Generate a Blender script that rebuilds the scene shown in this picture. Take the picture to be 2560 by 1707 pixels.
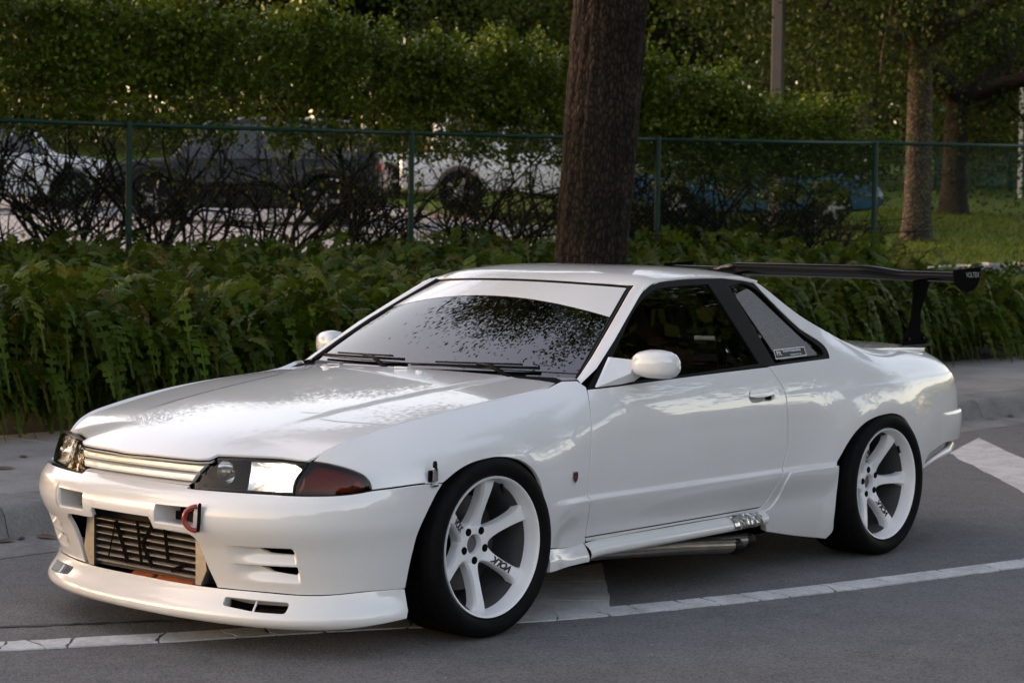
import bpy, math, random
import numpy as np
from mathutils import Vector, Matrix
from mathutils.geometry import delaunay_2d_cdt

# ---------------------------------------------------------------- scene, camera, sky, sun, exposure
scn = bpy.context.scene
for o in list(bpy.data.objects):
    bpy.data.objects.remove(o)
COL = scn.collection
CAM = dict(loc=(-5.19617, -5.52430, 1.40591), yaw=0.848626, pitch=0.053301, roll=0.012806, f=5051.914, w=2560.0)
def cam_axes():
    y, p, r = CAM['yaw'], CAM['pitch'], CAM['roll']
    f = Vector((math.sin(y)*math.cos(p), math.cos(y)*math.cos(p), -math.sin(p)))
    rt = Vector((math.cos(y), -math.sin(y), 0))
    up = rt.cross(f)
    return math.cos(r)*rt + math.sin(r)*up, -math.sin(r)*rt + math.cos(r)*up, f
cd = bpy.data.cameras.new('camera')
cam = bpy.data.objects.new('camera', cd); COL.objects.link(cam)
_r, _u, _f = cam_axes()
cam.matrix_world = Matrix(((_r.x, _u.x, -_f.x, CAM['loc'][0]), (_r.y, _u.y, -_f.y, CAM['loc'][1]),
                           (_r.z, _u.z, -_f.z, CAM['loc'][2]), (0, 0, 0, 1)))
cd.sensor_width = 36.0; cd.lens = CAM['f']/CAM['w']*36.0
cd.clip_start = 0.1; cd.clip_end = 2000
cd.dof.use_dof = True; cd.dof.focus_distance = 7.35; cd.dof.aperture_fstop = 6.3
scn.camera = cam
scn.render.resolution_x = 1024; scn.render.resolution_y = 682

SUN_EL, SUN_AZ = math.radians(15), math.radians(334)     # azimuth clockwise from +y: low, ahead of the car on its far side
wd = bpy.data.worlds.new('World'); scn.world = wd; wd.use_nodes = True
nt = wd.node_tree; nt.nodes.clear()
sky = nt.nodes.new('ShaderNodeTexSky'); sky.sky_type = 'NISHITA'; sky.sun_disc = False
sky.sun_elevation = SUN_EL; sky.sun_rotation = SUN_AZ; sky.altitude = 0
sky.air_density = 1.0; sky.dust_density = 1.6; sky.ozone_density = 0.5
bg = nt.nodes.new('ShaderNodeBackground'); bg.inputs['Strength'].default_value = 0.15
wo = nt.nodes.new('ShaderNodeOutputWorld')
nt.links.new(sky.outputs[0], bg.inputs['Color']); nt.links.new(bg.outputs[0], wo.inputs['Surface'])
sl = bpy.data.lights.new('sun', 'SUN'); sl.energy = 0.5; sl.angle = math.radians(10); sl.color = (1.0, 0.82, 0.80)
so = bpy.data.objects.new('sun', sl); COL.objects.link(so)
_sd = Vector((math.sin(SUN_AZ)*math.cos(SUN_EL), math.cos(SUN_AZ)*math.cos(SUN_EL), math.sin(SUN_EL)))
so.rotation_euler = _sd.to_track_quat('Z', 'Y').to_euler(); so.location = _sd*30 + Vector((0, 0, 10))
vs = scn.view_settings
vs.view_transform = 'Standard'; vs.look = 'None'; vs.gamma = 1.0; vs.use_curve_mapping = False
vs.exposure = 1.84
vs.use_white_balance = True; vs.white_balance_temperature = 9000; vs.white_balance_tint = 24     # the camera's white balance for open shade
try:
    scn.cycles.max_bounces = 5; scn.cycles.diffuse_bounces = 2; scn.cycles.glossy_bounces = 4; scn.cycles.transparent_max_bounces = 12; scn.cycles.transmission_bounces = 4
    scn.cycles.sample_clamp_indirect = 6.0; scn.cycles.caustics_reflective = False; scn.cycles.caustics_refractive = False
except Exception:
    pass

# ---------------------------------------------------------------- helpers
rng = np.random.default_rng(7)
def tag(o, label=None, cat=None, group=None, kind=None):
    if label: o['label'] = label
    if cat: o['category'] = cat
    if group: o['group'] = group
    if kind: o['kind'] = kind
    return o
def link(o, parent=None):
    COL.objects.link(o)
    if parent is not None: o.parent = parent
    return o
def empty(name, loc=(0, 0, 0), rz=0, parent=None):
    o = bpy.data.objects.new(name, None); o.location = loc; o.rotation_euler = (0, 0, rz)
    o.empty_display_size = .2
    return link(o, parent)
def np_mesh(name, V, F, smooth=False, normals=None, mats=None):
    """V (n,3), F list of arrays each (m,k)"""
    if not isinstance(F, list): F = [F]
    F = [np.asarray(f, np.int32) for f in F if len(f)]
    me = bpy.data.meshes.new(name)
    V = np.asarray(V, np.float32)
    me.vertices.add(len(V)); me.vertices.foreach_set('co', V.ravel())
    nl = sum(f.size for f in F); npoly = sum(len(f) for f in F)
    me.loops.add(nl); me.loops.foreach_set('vertex_index', np.concatenate([f.ravel() for f in F]))
    st = []; s = 0
    for f in F:
        st.append(s + np.arange(len(f))*f.shape[1]); s += f.size
    me.polygons.add(npoly); me.polygons.foreach_set('loop_start', np.concatenate(st).astype(np.int32))
    me.polygons.foreach_set('use_smooth', np.full(npoly, bool(smooth)))
    if mats is not None: me.polygons.foreach_set('material_index', np.asarray(mats, np.int32))
    me.update(); me.validate()
    if normals is not None:
        me.normals_split_custom_set_from_vertices(np.asarray(normals, np.float32).tolist())
    return me
def obj(name, me, mat=None, parent=None, loc=None, rot=None):
    o = bpy.data.objects.new(name, me)
    if mat is not None:
        if len(me.materials): me.materials.clear()
        for m in (mat if isinstance(mat, (list, tuple)) else [mat]): me.materials.append(m)
    if loc is not None: o.location = loc
    if rot is not None: o.rotation_euler = rot
    return link(o, parent)
class MB:
    """collects boxes, prisms, tubes and lathed shapes for one mesh"""
    def __init__(s): s.v = []; s.f = []; s.m = []; s.n = 0; s.mi = 0
    def add(s, V, F):
        V = np.asarray(V, float).reshape(-1, 3)
        for f in F: s.f.append([i+s.n for i in f]); s.m.append(s.mi)
        s.v.append(V); s.n += len(V); return s
    def box(s, c, size, rz=0, ry=0, rx=0, bev=0.0):
        x, y, z = np.array(size)/2
        if bev <= 0:
            V = np.array([[a*x, b*y, d*z] for a in (-1, 1) for b in (-1, 1) for d in (-1, 1)])
            F = [(0, 1, 3, 2), (4, 6, 7, 5), (0, 4, 5, 1), (2, 3, 7, 6), (0, 2, 6, 4), (1, 5, 7, 3)]
        else:
            V, F = bev_box(x, y, z, bev)
        M = np.array(Matrix.Rotation(rz, 3, 'Z') @ Matrix.Rotation(ry, 3, 'Y') @ Matrix.Rotation(rx, 3, 'X'))
        return s.add(V @ M.T + np.array(c), F)
    def prism(s, pts, a, b, axis='y', tf=None):
        """closed polygon pts (2D) extruded along axis from a to b"""
        n = len(pts); V = []
        for t in (a, b):
            for p in pts:
                V.append({'y': (p[0], t, p[1]), 'z': (p[0], p[1], t), 'x': (t, p[0], p[1])}[axis])
        V = np.array(V, float)
        if tf is not None: V = tf(V)
        F = [tuple(range(n))[::-1], tuple(range(n, 2*n))] + [(i, (i+1) % n, n+(i+1) % n, n+i) for i in range(n)]
        return s.add(V, F)
    def tube(s, pts, rad, k=8, caps=True):
        pts = np.asarray(pts, float); n = len(pts)
        rad = np.full(n, rad) if np.isscalar(rad) else np.asarray(rad, float)
        T = np.gradient(pts, axis=0); T /= np.linalg.norm(T, axis=1)[:, None]+1e-12
        up = np.array([0, 0, 1.]) if abs(T[0][2]) < .9 else np.array([1., 0, 0])
        V = []
        for i in range(n):
            a = np.cross(T[i], up); a /= np.linalg.norm(a)+1e-12; b = np.cross(a, T[i]); up = b
            th = np.arange(k)/k*2*np.pi
            V.append(pts[i] + rad[i]*(np.cos(th)[:, None]*a + np.sin(th)[:, None]*b))
        F = [(i*k+j, i*k+(j+1) % k, (i+1)*k+(j+1) % k, (i+1)*k+j) for i in range(n-1) for j in range(k)]
        if caps: F += [tuple(range(k))[::-1], tuple((n-1)*k+j for j in range(k))]
        return s.add(np.concatenate(V), F)
    def lathe(s, prof, k=48, axis='y', c=(0, 0, 0), closed=False):
        prof = np.asarray(prof, float); n = len(prof); th = np.arange(k)/k*2*np.pi
        V = []
        for r, d in prof:
            if axis == 'y': V.append(np.stack([r*np.cos(th), np.full(k, d), r*np.sin(th)], 1))
            elif axis == 'z': V.append(np.stack([r*np.cos(th), r*np.sin(th), np.full(k, d)], 1))
            else: V.append(np.stack([np.full(k, d), r*np.cos(th), r*np.sin(th)], 1))
        F = [(i*k+j, i*k+(j+1) % k, (i+1)*k+(j+1) % k, (i+1)*k+j) for i in range(n-1) for j in range(k)]
        if closed: F += [((n-1)*k+j, (n-1)*k+(j+1) % k, (j+1) % k, j) for j in range(k)]
        return s.add(np.concatenate(V)+np.array(c), F)
    def grid(s, P):
        P = np.asarray(P, float); a, b = P.shape[:2]
        return s.add(P.reshape(-1, 3), [(i*b+j, i*b+j+1, (i+1)*b+j+1, (i+1)*b+j) for i in range(a-1) for j in range(b-1)])
    def build(s, name, mat, parent=None, smooth=False, angle=None, loc=None, rot=None):
        me = bpy.data.meshes.new(name)
        me.from_pydata(np.concatenate(s.v).tolist(), [], s.f)
        me.polygons.foreach_set('use_smooth', np.full(len(me.polygons), bool(smooth)))
        me.polygons.foreach_set('material_index', np.array(s.m, np.int32))
        me.update()
        if angle: me.set_sharp_from_angle(angle=math.radians(angle))
        return obj(name, me, mat, parent, loc, rot)
def bev_box(x, y, z, b):
    V = []; idx = {}
    for sx in (-1, 1):
        for sy in (-1, 1):
            for sz in (-1, 1):
                for ax in range(3):
                    p = [sx*x, sy*y, sz*z]
                    q = [sx*(x-b), sy*(y-b), sz*(z-b)]
                    q[ax] = p[ax]
                    idx[(sx, sy, sz, ax)] = len(V); V.append(q)
    F = []
    I = lambda *k: idx[k]
    for sx in (-1, 1):
        F.append((I(sx, -1, -1, 0), I(sx, 1, -1, 0), I(sx, 1, 1, 0), I(sx, -1, 1, 0)))
        F.append((I(-1, sx, -1, 1), I(1, sx, -1, 1), I(1, sx, 1, 1), I(-1, sx, 1, 1)))
        F.append((I(-1, -1, sx, 2), I(1, -1, sx, 2), I(1, 1, sx, 2), I(-1, 1, sx, 2)))
    for a in (-1, 1):
        for b2 in (-1, 1):
            F.append((I(-1, a, b2, 1), I(1, a, b2, 1), I(1, a, b2, 2), I(-1, a, b2, 2)))
            F.append((I(a, -1, b2, 0), I(a, 1, b2, 0), I(a, 1, b2, 2), I(a, -1, b2, 2)))
            F.append((I(a, b2, -1, 0), I(a, b2, 1, 0), I(a, b2, 1, 1), I(a, b2, -1, 1)))
            for c in (-1, 1): F.append((I(a, b2, c, 0), I(a, b2, c, 1), I(a, b2, c, 2)))
    return np.array(V), F

# ---------------------------------------------------------------- materials
def new_mat(name):
    m = bpy.data.materials.new(name); m.use_nodes = True
    nt = m.node_tree; b = nt.nodes['Principled BSDF']
    return m, nt, b
def S(b, **k):
    for a, v in k.items():
        n = a.replace('_', ' ')
        for cand in (n, n.title(), {'spec': 'Specular IOR Level', 'coat': 'Coat Weight', 'coatr': 'Coat Roughness', 'base': 'Base Color', 'rough': 'Roughness', 'metal': 'Metallic', 'emit': 'Emission Color', 'es': 'Emission Strength', 'trans': 'Transmission Weight', 'sheen': 'Sheen Weight', 'sub': 'Subsurface Weight'}.get(a, '')):
            if cand in b.inputs:
                b.inputs[cand].default_value = (*v, 1) if isinstance(v, tuple) and len(v) == 3 else v
                break
def simple(name, base, rough=.5, metal=0, noise=0, nscale=8, **k):
    m, nt, b = new_mat(name); S(b, base=base, rough=rough, metal=metal, **k)
    if noise:
        t = nt.nodes.new('ShaderNodeTexNoise'); t.inputs['Scale'].default_value = nscale; t.inputs['Detail'].default_value = 6
        tc = nt.nodes.new('ShaderNodeTexCoord'); nt.links.new(tc.outputs['Object'], t.inputs['Vector'])
        r = nt.nodes.new('ShaderNodeValToRGB')
        r.color_ramp.elements[0].position = .3; r.color_ramp.elements[1].position = .7
        r.color_ramp.elements[0].color = (*[c*(1-noise) for c in base], 1); r.color_ramp.elements[1].color = (*[min(1, c*(1+noise)) for c in base], 1)
        nt.links.new(t.outputs['Fac'], r.inputs['Fac']); nt.links.new(r.outputs['Color'], b.inputs['Base Color'])
    return m
MAT = {}
def node(nt, t, **k):
    n = nt.nodes.new(t)
    for a, v in k.items():
        if a in n.inputs: n.inputs[a].default_value = v
        else: setattr(n, a, v)
    return n
def ramp(nt, src, stops):
    r = nt.nodes.new('ShaderNodeValToRGB'); e = r.color_ramp.elements
    while len(e) < len(stops): e.new(.5)
    for i, (p, c) in enumerate(stops):
        e[i].position = p; e[i].color = (*c, 1) if len(c) == 3 else c
    nt.links.new(src, r.inputs['Fac']); return r.outputs['Color']
def bump(nt, b, h, strength=.3, dist=.01):
    n = nt.nodes.new('ShaderNodeBump'); n.inputs['Strength'].default_value = strength; n.inputs['Distance'].default_value = dist
    nt.links.new(h, n.inputs['Height']); nt.links.new(n.outputs[0], b.inputs['Normal'])
# car
def paint_mat():
    m, nt, b = new_mat('white_paint'); S(b, base=(.79, .79, .79), rough=.28, spec=.5, coat=1.0, coatr=.01)
    b.inputs['Coat IOR'].default_value = 1.7
    tc = node(nt, 'ShaderNodeTexCoord')
    n = node(nt, 'ShaderNodeTexNoise', Scale=3.0, Detail=4.0); nt.links.new(tc.outputs['Object'], n.inputs['Vector'])
    c = ramp(nt, n.outputs['Fac'], [(.35, (.77, .77, .765)), (.65, (.80, .80, .80))]); nt.links.new(c, b.inputs['Base Color'])
    n2 = node(nt, 'ShaderNodeTexNoise', Scale=26.0, Detail=3.0); nt.links.new(tc.outputs['Object'], n2.inputs['Vector'])
    r2 = ramp(nt, n2.outputs['Fac'], [(.3, (.008, .008, .008)), (.75, (.022, .022, .022))]); nt.links.new(r2, b.inputs['Coat Roughness'])
    return m
MAT['paint'] = paint_mat()
MAT['barrel'] = simple('barrel_grey', (.06, .06, .062), .55, .0, spec=.2, noise=.1, nscale=20)
MAT['wheel_white'] = simple('wheel_white', (.90, .90, .91), .32, coat=.4, coatr=.1, noise=.02, nscale=20)
MAT['black_trim'] = simple('black_trim', (.005, .005, .0055), .42, noise=.2, nscale=30, spec=.09)
MAT['gloss_black'] = simple('gloss_black', (.003, .003, .0035), .14, spec=.13)
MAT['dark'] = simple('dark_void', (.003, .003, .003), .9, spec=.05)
MAT['rubber'] = simple('tyre_rubber', (.007, .007, .0073), .6, noise=.25, nscale=40, spec=.07)
MAT['interior'] = simple('interior_cloth', (.008, .008, .009), .9, noise=.3, nscale=60, spec=.1)
MAT['alloy'] = simple('bare_alloy', (.30, .31, .325), .38, 1.0, noise=.10, nscale=60)
MAT['steel'] = simple('polished_steel', (.6, .6, .6), .16, 1.0, noise=.06, nscale=50)
MAT['pipe'] = simple('exhaust_steel', (.35, .31, .27), .28, 1.0, noise=.15, nscale=20)
MAT['red'] = simple('red_enamel', (.30, .018, .014), .3, coat=.6, coatr=.06)
MAT['orange'] = simple('orange_plastic', (.42, .09, .025), .5, noise=.15, nscale=20)
MAT['teal'] = simple('teal_caliper', (.008, .075, .078), .35)
MAT['grey_card'] = simple('grey_card', (.30, .29, .27), .7)
MAT['white_ink'] = simple('white_vinyl', (.8, .8, .8), .4)
MAT['black_ink'] = simple('black_vinyl', (.01, .01, .01), .4)
MAT['cloth_red'] = simple('red_cloth', (.45, .03, .03), .7)
def glass_mat(name, tint, ior=1.5, rough=0.0):
    m, nt, b = new_mat(name); nt.nodes.remove(b)
    out = nt.nodes['Material Output']
    tr = node(nt, 'ShaderNodeBsdfTransparent'); tr.inputs[0].default_value = (*tint, 1)
    gl = node(nt, 'ShaderNodeBsdfGlossy'); gl.inputs['Roughness'].default_value = rough; gl.inputs['Color'].default_value = (1, 1, 1, 1)
    fr = node(nt, 'ShaderNodeFresnel'); fr.inputs['IOR'].default_value = ior
    mx = node(nt, 'ShaderNodeMixShader')
    nt.links.new(fr.outputs[0], mx.inputs[0]); nt.links.new(tr.outputs[0], mx.inputs[1]); nt.links.new(gl.outputs[0], mx.inputs[2])
    nt.links.new(mx.outputs[0], out.inputs['Surface'])
    return m
MAT['glass'] = glass_mat('tinted_glass', (.42, .46, .44), 1.52)
MAT['windscreen'] = glass_mat('windscreen_glass', (.40, .43, .42), 2.5)
MAT['lens'] = glass_mat('headlamp_lens', (.92, .94, .94), 1.3)
MAT['amber'] = glass_mat('amber_lens', (.66, .20, .07), 1.4)
MAT['chrome'] = simple('chrome_reflector', (.75, .76, .76), .08, 1.0)
def emit_mat(name, col, s):
    m, nt, b = new_mat(name); S(b, base=(.8, .8, .8), emit=col, es=s); return m
def beam_mat(center, strength=.17):
    m, nt, b = new_mat('headlamp_glow'); S(b, base=(.75, .76, .76), rough=.12, metal=1.0)
    tc = node(nt, 'ShaderNodeTexCoord'); mp = node(nt, 'ShaderNodeMapping', vector_type='TEXTURE'); mp.inputs['Location'].default_value = center; mp.inputs['Scale'].default_value = (.14, .115, .085)
    nt.links.new(tc.outputs['Object'], mp.inputs['Vector'])
    g = node(nt, 'ShaderNodeTexGradient', gradient_type='SPHERICAL'); nt.links.new(mp.outputs[0], g.inputs['Vector'])
    n = node(nt, 'ShaderNodeTexVoronoi', Scale=60.0); nt.links.new(tc.outputs['Object'], n.inputs['Vector'])
    r2 = ramp(nt, n.outputs['Distance'], [(.0, (.35, .35, .35)), (.6, (1.5, 1.5, 1.5))])
    r = ramp(nt, g.outputs['Fac'], [(.0, (.02, .025, .025)), (.25, (.30, .34, .33)), (.5, (1.4, 1.42, 1.38)), (.8, (5.0, 5.0, 4.8)), (1., (9, 9, 8.6))])
    mx = node(nt, 'ShaderNodeMixRGB', blend_type='MULTIPLY'); mx.inputs[0].default_value = 1.0; nt.links.new(r, mx.inputs[1]); nt.links.new(r2, mx.inputs[2])
    nt.links.new(mx.outputs[0], b.inputs['Emission Color']); b.inputs['Emission Strength'].default_value = strength
    return m
MAT['lamp_on'] = emit_mat('bulb_glow', (1.0, .98, .93), 2.5)
def mesh_screen():
    m, nt, b = new_mat('perforated_film'); S(b, base=(.13, .13, .135), rough=.5)
    tc = node(nt, 'ShaderNodeTexCoord'); w = node(nt, 'ShaderNodeTexVoronoi', Scale=220.0)
    nt.links.new(tc.outputs['Object'], w.inputs['Vector'])
    c = ramp(nt, w.outputs['Distance'], [(.2, (.05, .05, .05)), (.6, (.16, .16, .165))]); nt.links.new(c, b.inputs['Base Color'])
    return m
MAT['film'] = mesh_screen()
# ---------------------------------------------------------------- smooth curves
def pchip(xs, ys):
    xs = np.array(xs, float); ys = np.array(ys, float)
    h = np.diff(xs); d = np.diff(ys) / h
    m = np.zeros_like(ys)
    m[0] = d[0]; m[-1] = d[-1]
    for i in range(1, len(xs) - 1):
        if d[i-1] * d[i] > 0:
            w1 = 2*h[i] + h[i-1]; w2 = h[i] + 2*h[i-1]
            m[i] = (w1 + w2) / (w1/d[i-1] + w2/d[i])
    def f(x):
        x = np.asarray(x, float)
        i = np.clip(np.searchsorted(xs, x) - 1, 0, len(xs) - 2)
        hh = h[i]; t = (x - xs[i]) / hh
        tc = np.clip(t, 0, 1)
        r = ((2*tc**3 - 3*tc**2 + 1)*ys[i] + (tc**3 - 2*tc**2 + tc)*hh*m[i]
             + (-2*tc**3 + 3*tc**2)*ys[i+1] + (tc**3 - tc**2)*hh*m[i+1])
        r = r + np.where(t < 0, t*hh*m[i], 0) + np.where(t > 1, (t-1)*hh*m[i+1], 0)
        return r
    return f
def spl(xs, ys):
    """natural cubic spline (C2) with linear extrapolation"""
    xs = np.array(xs, float); ys = np.array(ys, float); n = len(xs)
    h = np.diff(xs); A = np.zeros((n, n)); b = np.zeros(n)
    A[0, 0] = A[-1, -1] = 1
    for i in range(1, n-1):
        A[i, i-1] = h[i-1]; A[i, i] = 2*(h[i-1]+h[i]); A[i, i+1] = h[i]
        b[i] = 6*((ys[i+1]-ys[i])/h[i] - (ys[i]-ys[i-1])/h[i-1])
    M = np.linalg.solve(A, b)
    s0 = (ys[1]-ys[0])/h[0] - h[0]*M[1]/6
    s1 = (ys[-1]-ys[-2])/h[-1] + h[-1]*M[-2]/6
    def f(x):
        x = np.asarray(x, float); xc = np.clip(x, xs[0], xs[-1])
        i = np.clip(np.searchsorted(xs, xc) - 1, 0, n-2)
        a = xs[i+1]-xc; c = xc-xs[i]; hh = h[i]
        r = (M[i]*a**3 + M[i+1]*c**3)/(6*hh) + (ys[i]/hh - M[i]*hh/6)*a + (ys[i+1]/hh - M[i+1]*hh/6)*c
        return r + np.where(x < xs[0], (x-xs[0])*s0, 0) + np.where(x > xs[-1], (x-xs[-1])*s1, 0)
    return f
def sst(x, a, b):
    t = np.clip((x-a)/(b-a), 0, 1); return t*t*(3-2*t)
# ---------------------------------------------------------------- flank
NS = 2.5; XC = -.30
hoodz = spl([-.75, -.655, -.574, -.45, -.313, .09, .417, .568, .70], [.595, .656, .697, .730, .755, .811, .838, .853, .864])
hoody = spl([-.75, -.655, -.574, -.45, -.313, .09, .417, .568, .70], [.595, .660, .695, .712, .720, .720, .707, .692, .680])
flankz = spl([.05, .14, .30, .42, .55, .68, .80, 1.0], [.755, .790, .828, .843, .849, .843, .830, .80])
glassz = spl([.05, .14, .30, .42, .55, .68, .76, .82, .86, .90, 1.0, 1.1, 1.2, 1.25], [.755, .790, .828, .843, .849, .843, .830, .812, .795, .774, .718, .660, .600, .565])
planx = spl([-.6, -.3, .3, .6, 1.2, 1.8, 2.4, 2.8, 3.1, 3.3, 3.45, 3.55, 3.62], [-.004, -.004, -.003, 0, .002, 0, -.002, -.010, -.030, -.058, -.098, -.150, -.21])
deckz = spl([2.2, 2.5, 2.75, 3.1, 3.35, 3.45, 3.55, 3.62], [.945, .925, .907, .895, .886, .876, .822, .75])
decky = spl([2.2, 2.5, 2.75, 3.1, 3.35, 3.45, 3.55, 3.62], [.70, .69, .675, .655, .635, .61, .55, .50])
Afront = spl([.20, .30, .541, .60, .648, .72, .80], [.62, .62, .572, .557, .537, .50, .46])
def superf(x, A):
    q = np.clip((XC-x)/A, 0, .999)
    return (1-q**NS)**(1/NS)
def flare(x, z):
    f = 0
    for cx, amp, wd in ((0., .036, .17), (2.615, .036, .20)):
        rho = np.sqrt((x-cx)**2 + (z-.318)**2)
        e = np.maximum(rho-.315, 0)
        f = f + amp*np.exp(-(e/wd)**2)
    return f * sst(-x, .62, .35)*0 + f * sst(x, -.62, -.36)
def W(x, z):
    x = np.asarray(x, float); z = np.asarray(z, float)
    zh = hoodz(x); yh = hoody(x)
    b = flankz(z)
    s = np.clip((z-(zh-.27))/.27, 0, 1.12)
    sf = np.where(x < XC, superf(x, Afront(z)), 1)
    wa = b - (flankz(zh)-(yh/np.maximum(sf, .5)-planx(x)))*s**3.0
    wg = glassz(z)
    k = sst(x, .30, .80)
    zd = deckz(x); yd = decky(x)
    s2 = np.clip((z-(zd-.26))/.26, 0, 1.12)
    wt = b - (flankz(zd)-yd)*s2**4.6
    k2 = sst(x, 2.25, 2.95)
    w = (wa*(1-k) + wg*k)*(1-k2) + wt*k2
    w = w + planx(x) + flare(x, z)
    # lower body moulding: ledge at z~.437, tuck below
    kx = sst(x, .30, .42)*sst(-x, -2.26, -2.16)
    w = w + kx*(.015*sst(-z, -.449, -.430) - .034*sst(-z, -.434, -.29))
    # quarter crease
    zc = .752 + .012*(x-1.85)
    kq = sst(x, 1.75, 2.1)
    w = w - kq*.005*sst(z, zc-.004, zc+.010)
    w = w * sf
    return w
def S_side(x, z):
    return np.stack([np.asarray(x, float)+0*np.asarray(z), -W(x, z), np.asarray(z, float)+0*np.asarray(x)], -1)
# ---------------------------------------------------------------- hood
hoodc = spl([-1.0, -.90, -.80, -.65, -.40, 0., .30, .55, .75], [.615, .652, .690, .728, .771, .822, .856, .880, .893])
def S_hood(x, y):
    x = np.asarray(x, float)+0*np.asarray(y); y = np.asarray(y, float)+0*x
    ye = np.where(x < -.62, .66+0*x, hoody(x)); ye = hoody(np.maximum(x, -.655))
    ze = hoodz(np.maximum(x, -.655)) - .06*np.maximum(-.655-x, 0)/.1
    zc = hoodc(x)
    q = np.abs(y)/ye
    z = zc - (zc-ze)*np.clip(q, 0, 1.3)**2.6
    yb = .35 + .10*(x+.6)           # raised centre section
    z = z + .006*sst(-np.abs(y), -yb-.05, -yb)*sst(x, -.62, -.25) - .004
    return np.stack([x, y, z], -1)
# ---------------------------------------------------------------- front bumper: u = arc length from the centre line (+ = near side, y<0), v = z
BA = spl([.08, .14, .216, .30, .36, .40, .43, .48, .505, .53, .560, .60, .65], [.50, .515, .538, .575, .605, .632, .646, .648, .640, .618, .572, .555, .537])
BB = spl([.08, .14, .216, .30, .36, .40, .43, .48, .505, .53, .560, .60, .65], [.835, .842, .852, .860, .866, .872, .877, .878, .8775, .876, .874, .870, .862])
_th = np.linspace(0, np.pi/2, 4001)
def _pl(th, A, B):
    c = np.maximum(np.cos(th), 0); s = np.maximum(np.sin(th), 0)
    return XC - A*c**(2/NS), B*s**(2/NS)
_x, _y = _pl(_th, .64, .875)
_arc = np.concatenate([[0], np.cumsum(np.hypot(np.diff(_x), np.diff(_y)))])
ARC_END = _arc[-1]
def S_plan(u, z, A, B):
    u = np.asarray(u, float); z = np.asarray(z, float)
    th = np.interp(np.abs(u), _arc, _th)
    x, y = _pl(th, A, B)
    x = x + np.maximum(np.abs(u)-ARC_END, 0)
    return np.stack([x+0*z, -np.sign(u)*y+0*z, z+0*x], -1)
def S_bump(u, z):
    return S_plan(u, z, BA(z), BB(z))
def S_lens(u, z):
    A = .572 + (.541-np.asarray(z))*.33
    B = .874 - np.maximum(np.asarray(z)-.56, 0)**2*3.0
    return S_plan(u, z, A, B)
# ---------------------------------------------------------------- windscreen (y, v: 0 bottom .. 1 top), roof (x, y)
def S_ws(y, v):
    y = np.asarray(y, float)+0*np.asarray(v); v = np.asarray(v, float)+0*y
    ye = .717 + (.524-.717)*v
    xe = .629 + (1.192-.629)*v
    ze = .861 + (1.196-.861)*v + .018*4*v*(1-v)
    q = np.abs(y)/ye
    bow = (.135 - .02*v)*(1-np.clip(q, 0, 1.2)**2.3)
    return np.stack([xe-bow, y, ze + .018*(1-q**2)*(.3+.7*v) + 0*y], -1)
roofz = spl([.95, 1.06, 1.19, 1.4, 1.65, 1.9, 2.1, 2.25], [1.196, 1.224, 1.250, 1.274, 1.279, 1.268, 1.243, 1.21])
roofe = spl([.95, 1.06, 1.19, 1.4, 1.65, 1.9, 2.05, 2.25], [1.14, 1.178, 1.208, 1.234, 1.240, 1.229, 1.205, 1.15])
def S_roof(x, y):
    x = np.asarray(x, float)+0*np.asarray(y); y = np.asarray(y, float)+0*x
    ze = roofe(x); ye = glassz(ze)+.004
    q = np.abs(y)/ye
    zc = roofz(x)
    fx = x-(1.192-.115*(1-np.clip(np.abs(y)/.524, 0, 1)**2.3))
    return np.stack([x, y, zc-(zc-ze)*np.clip(q, 0, 1.05)**4.2-.022*np.clip(1-fx/.11, 0, 1)**2], -1)
def S_deck(x, y):
    x = np.asarray(x, float)+0*np.asarray(y); y = np.asarray(y, float)+0*x
    ze = deckz(x); q = np.abs(y)/decky(x)
    return np.stack([x, y, ze + .018*(1-np.clip(q, 0, 1.1)**2.5)], -1)
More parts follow.
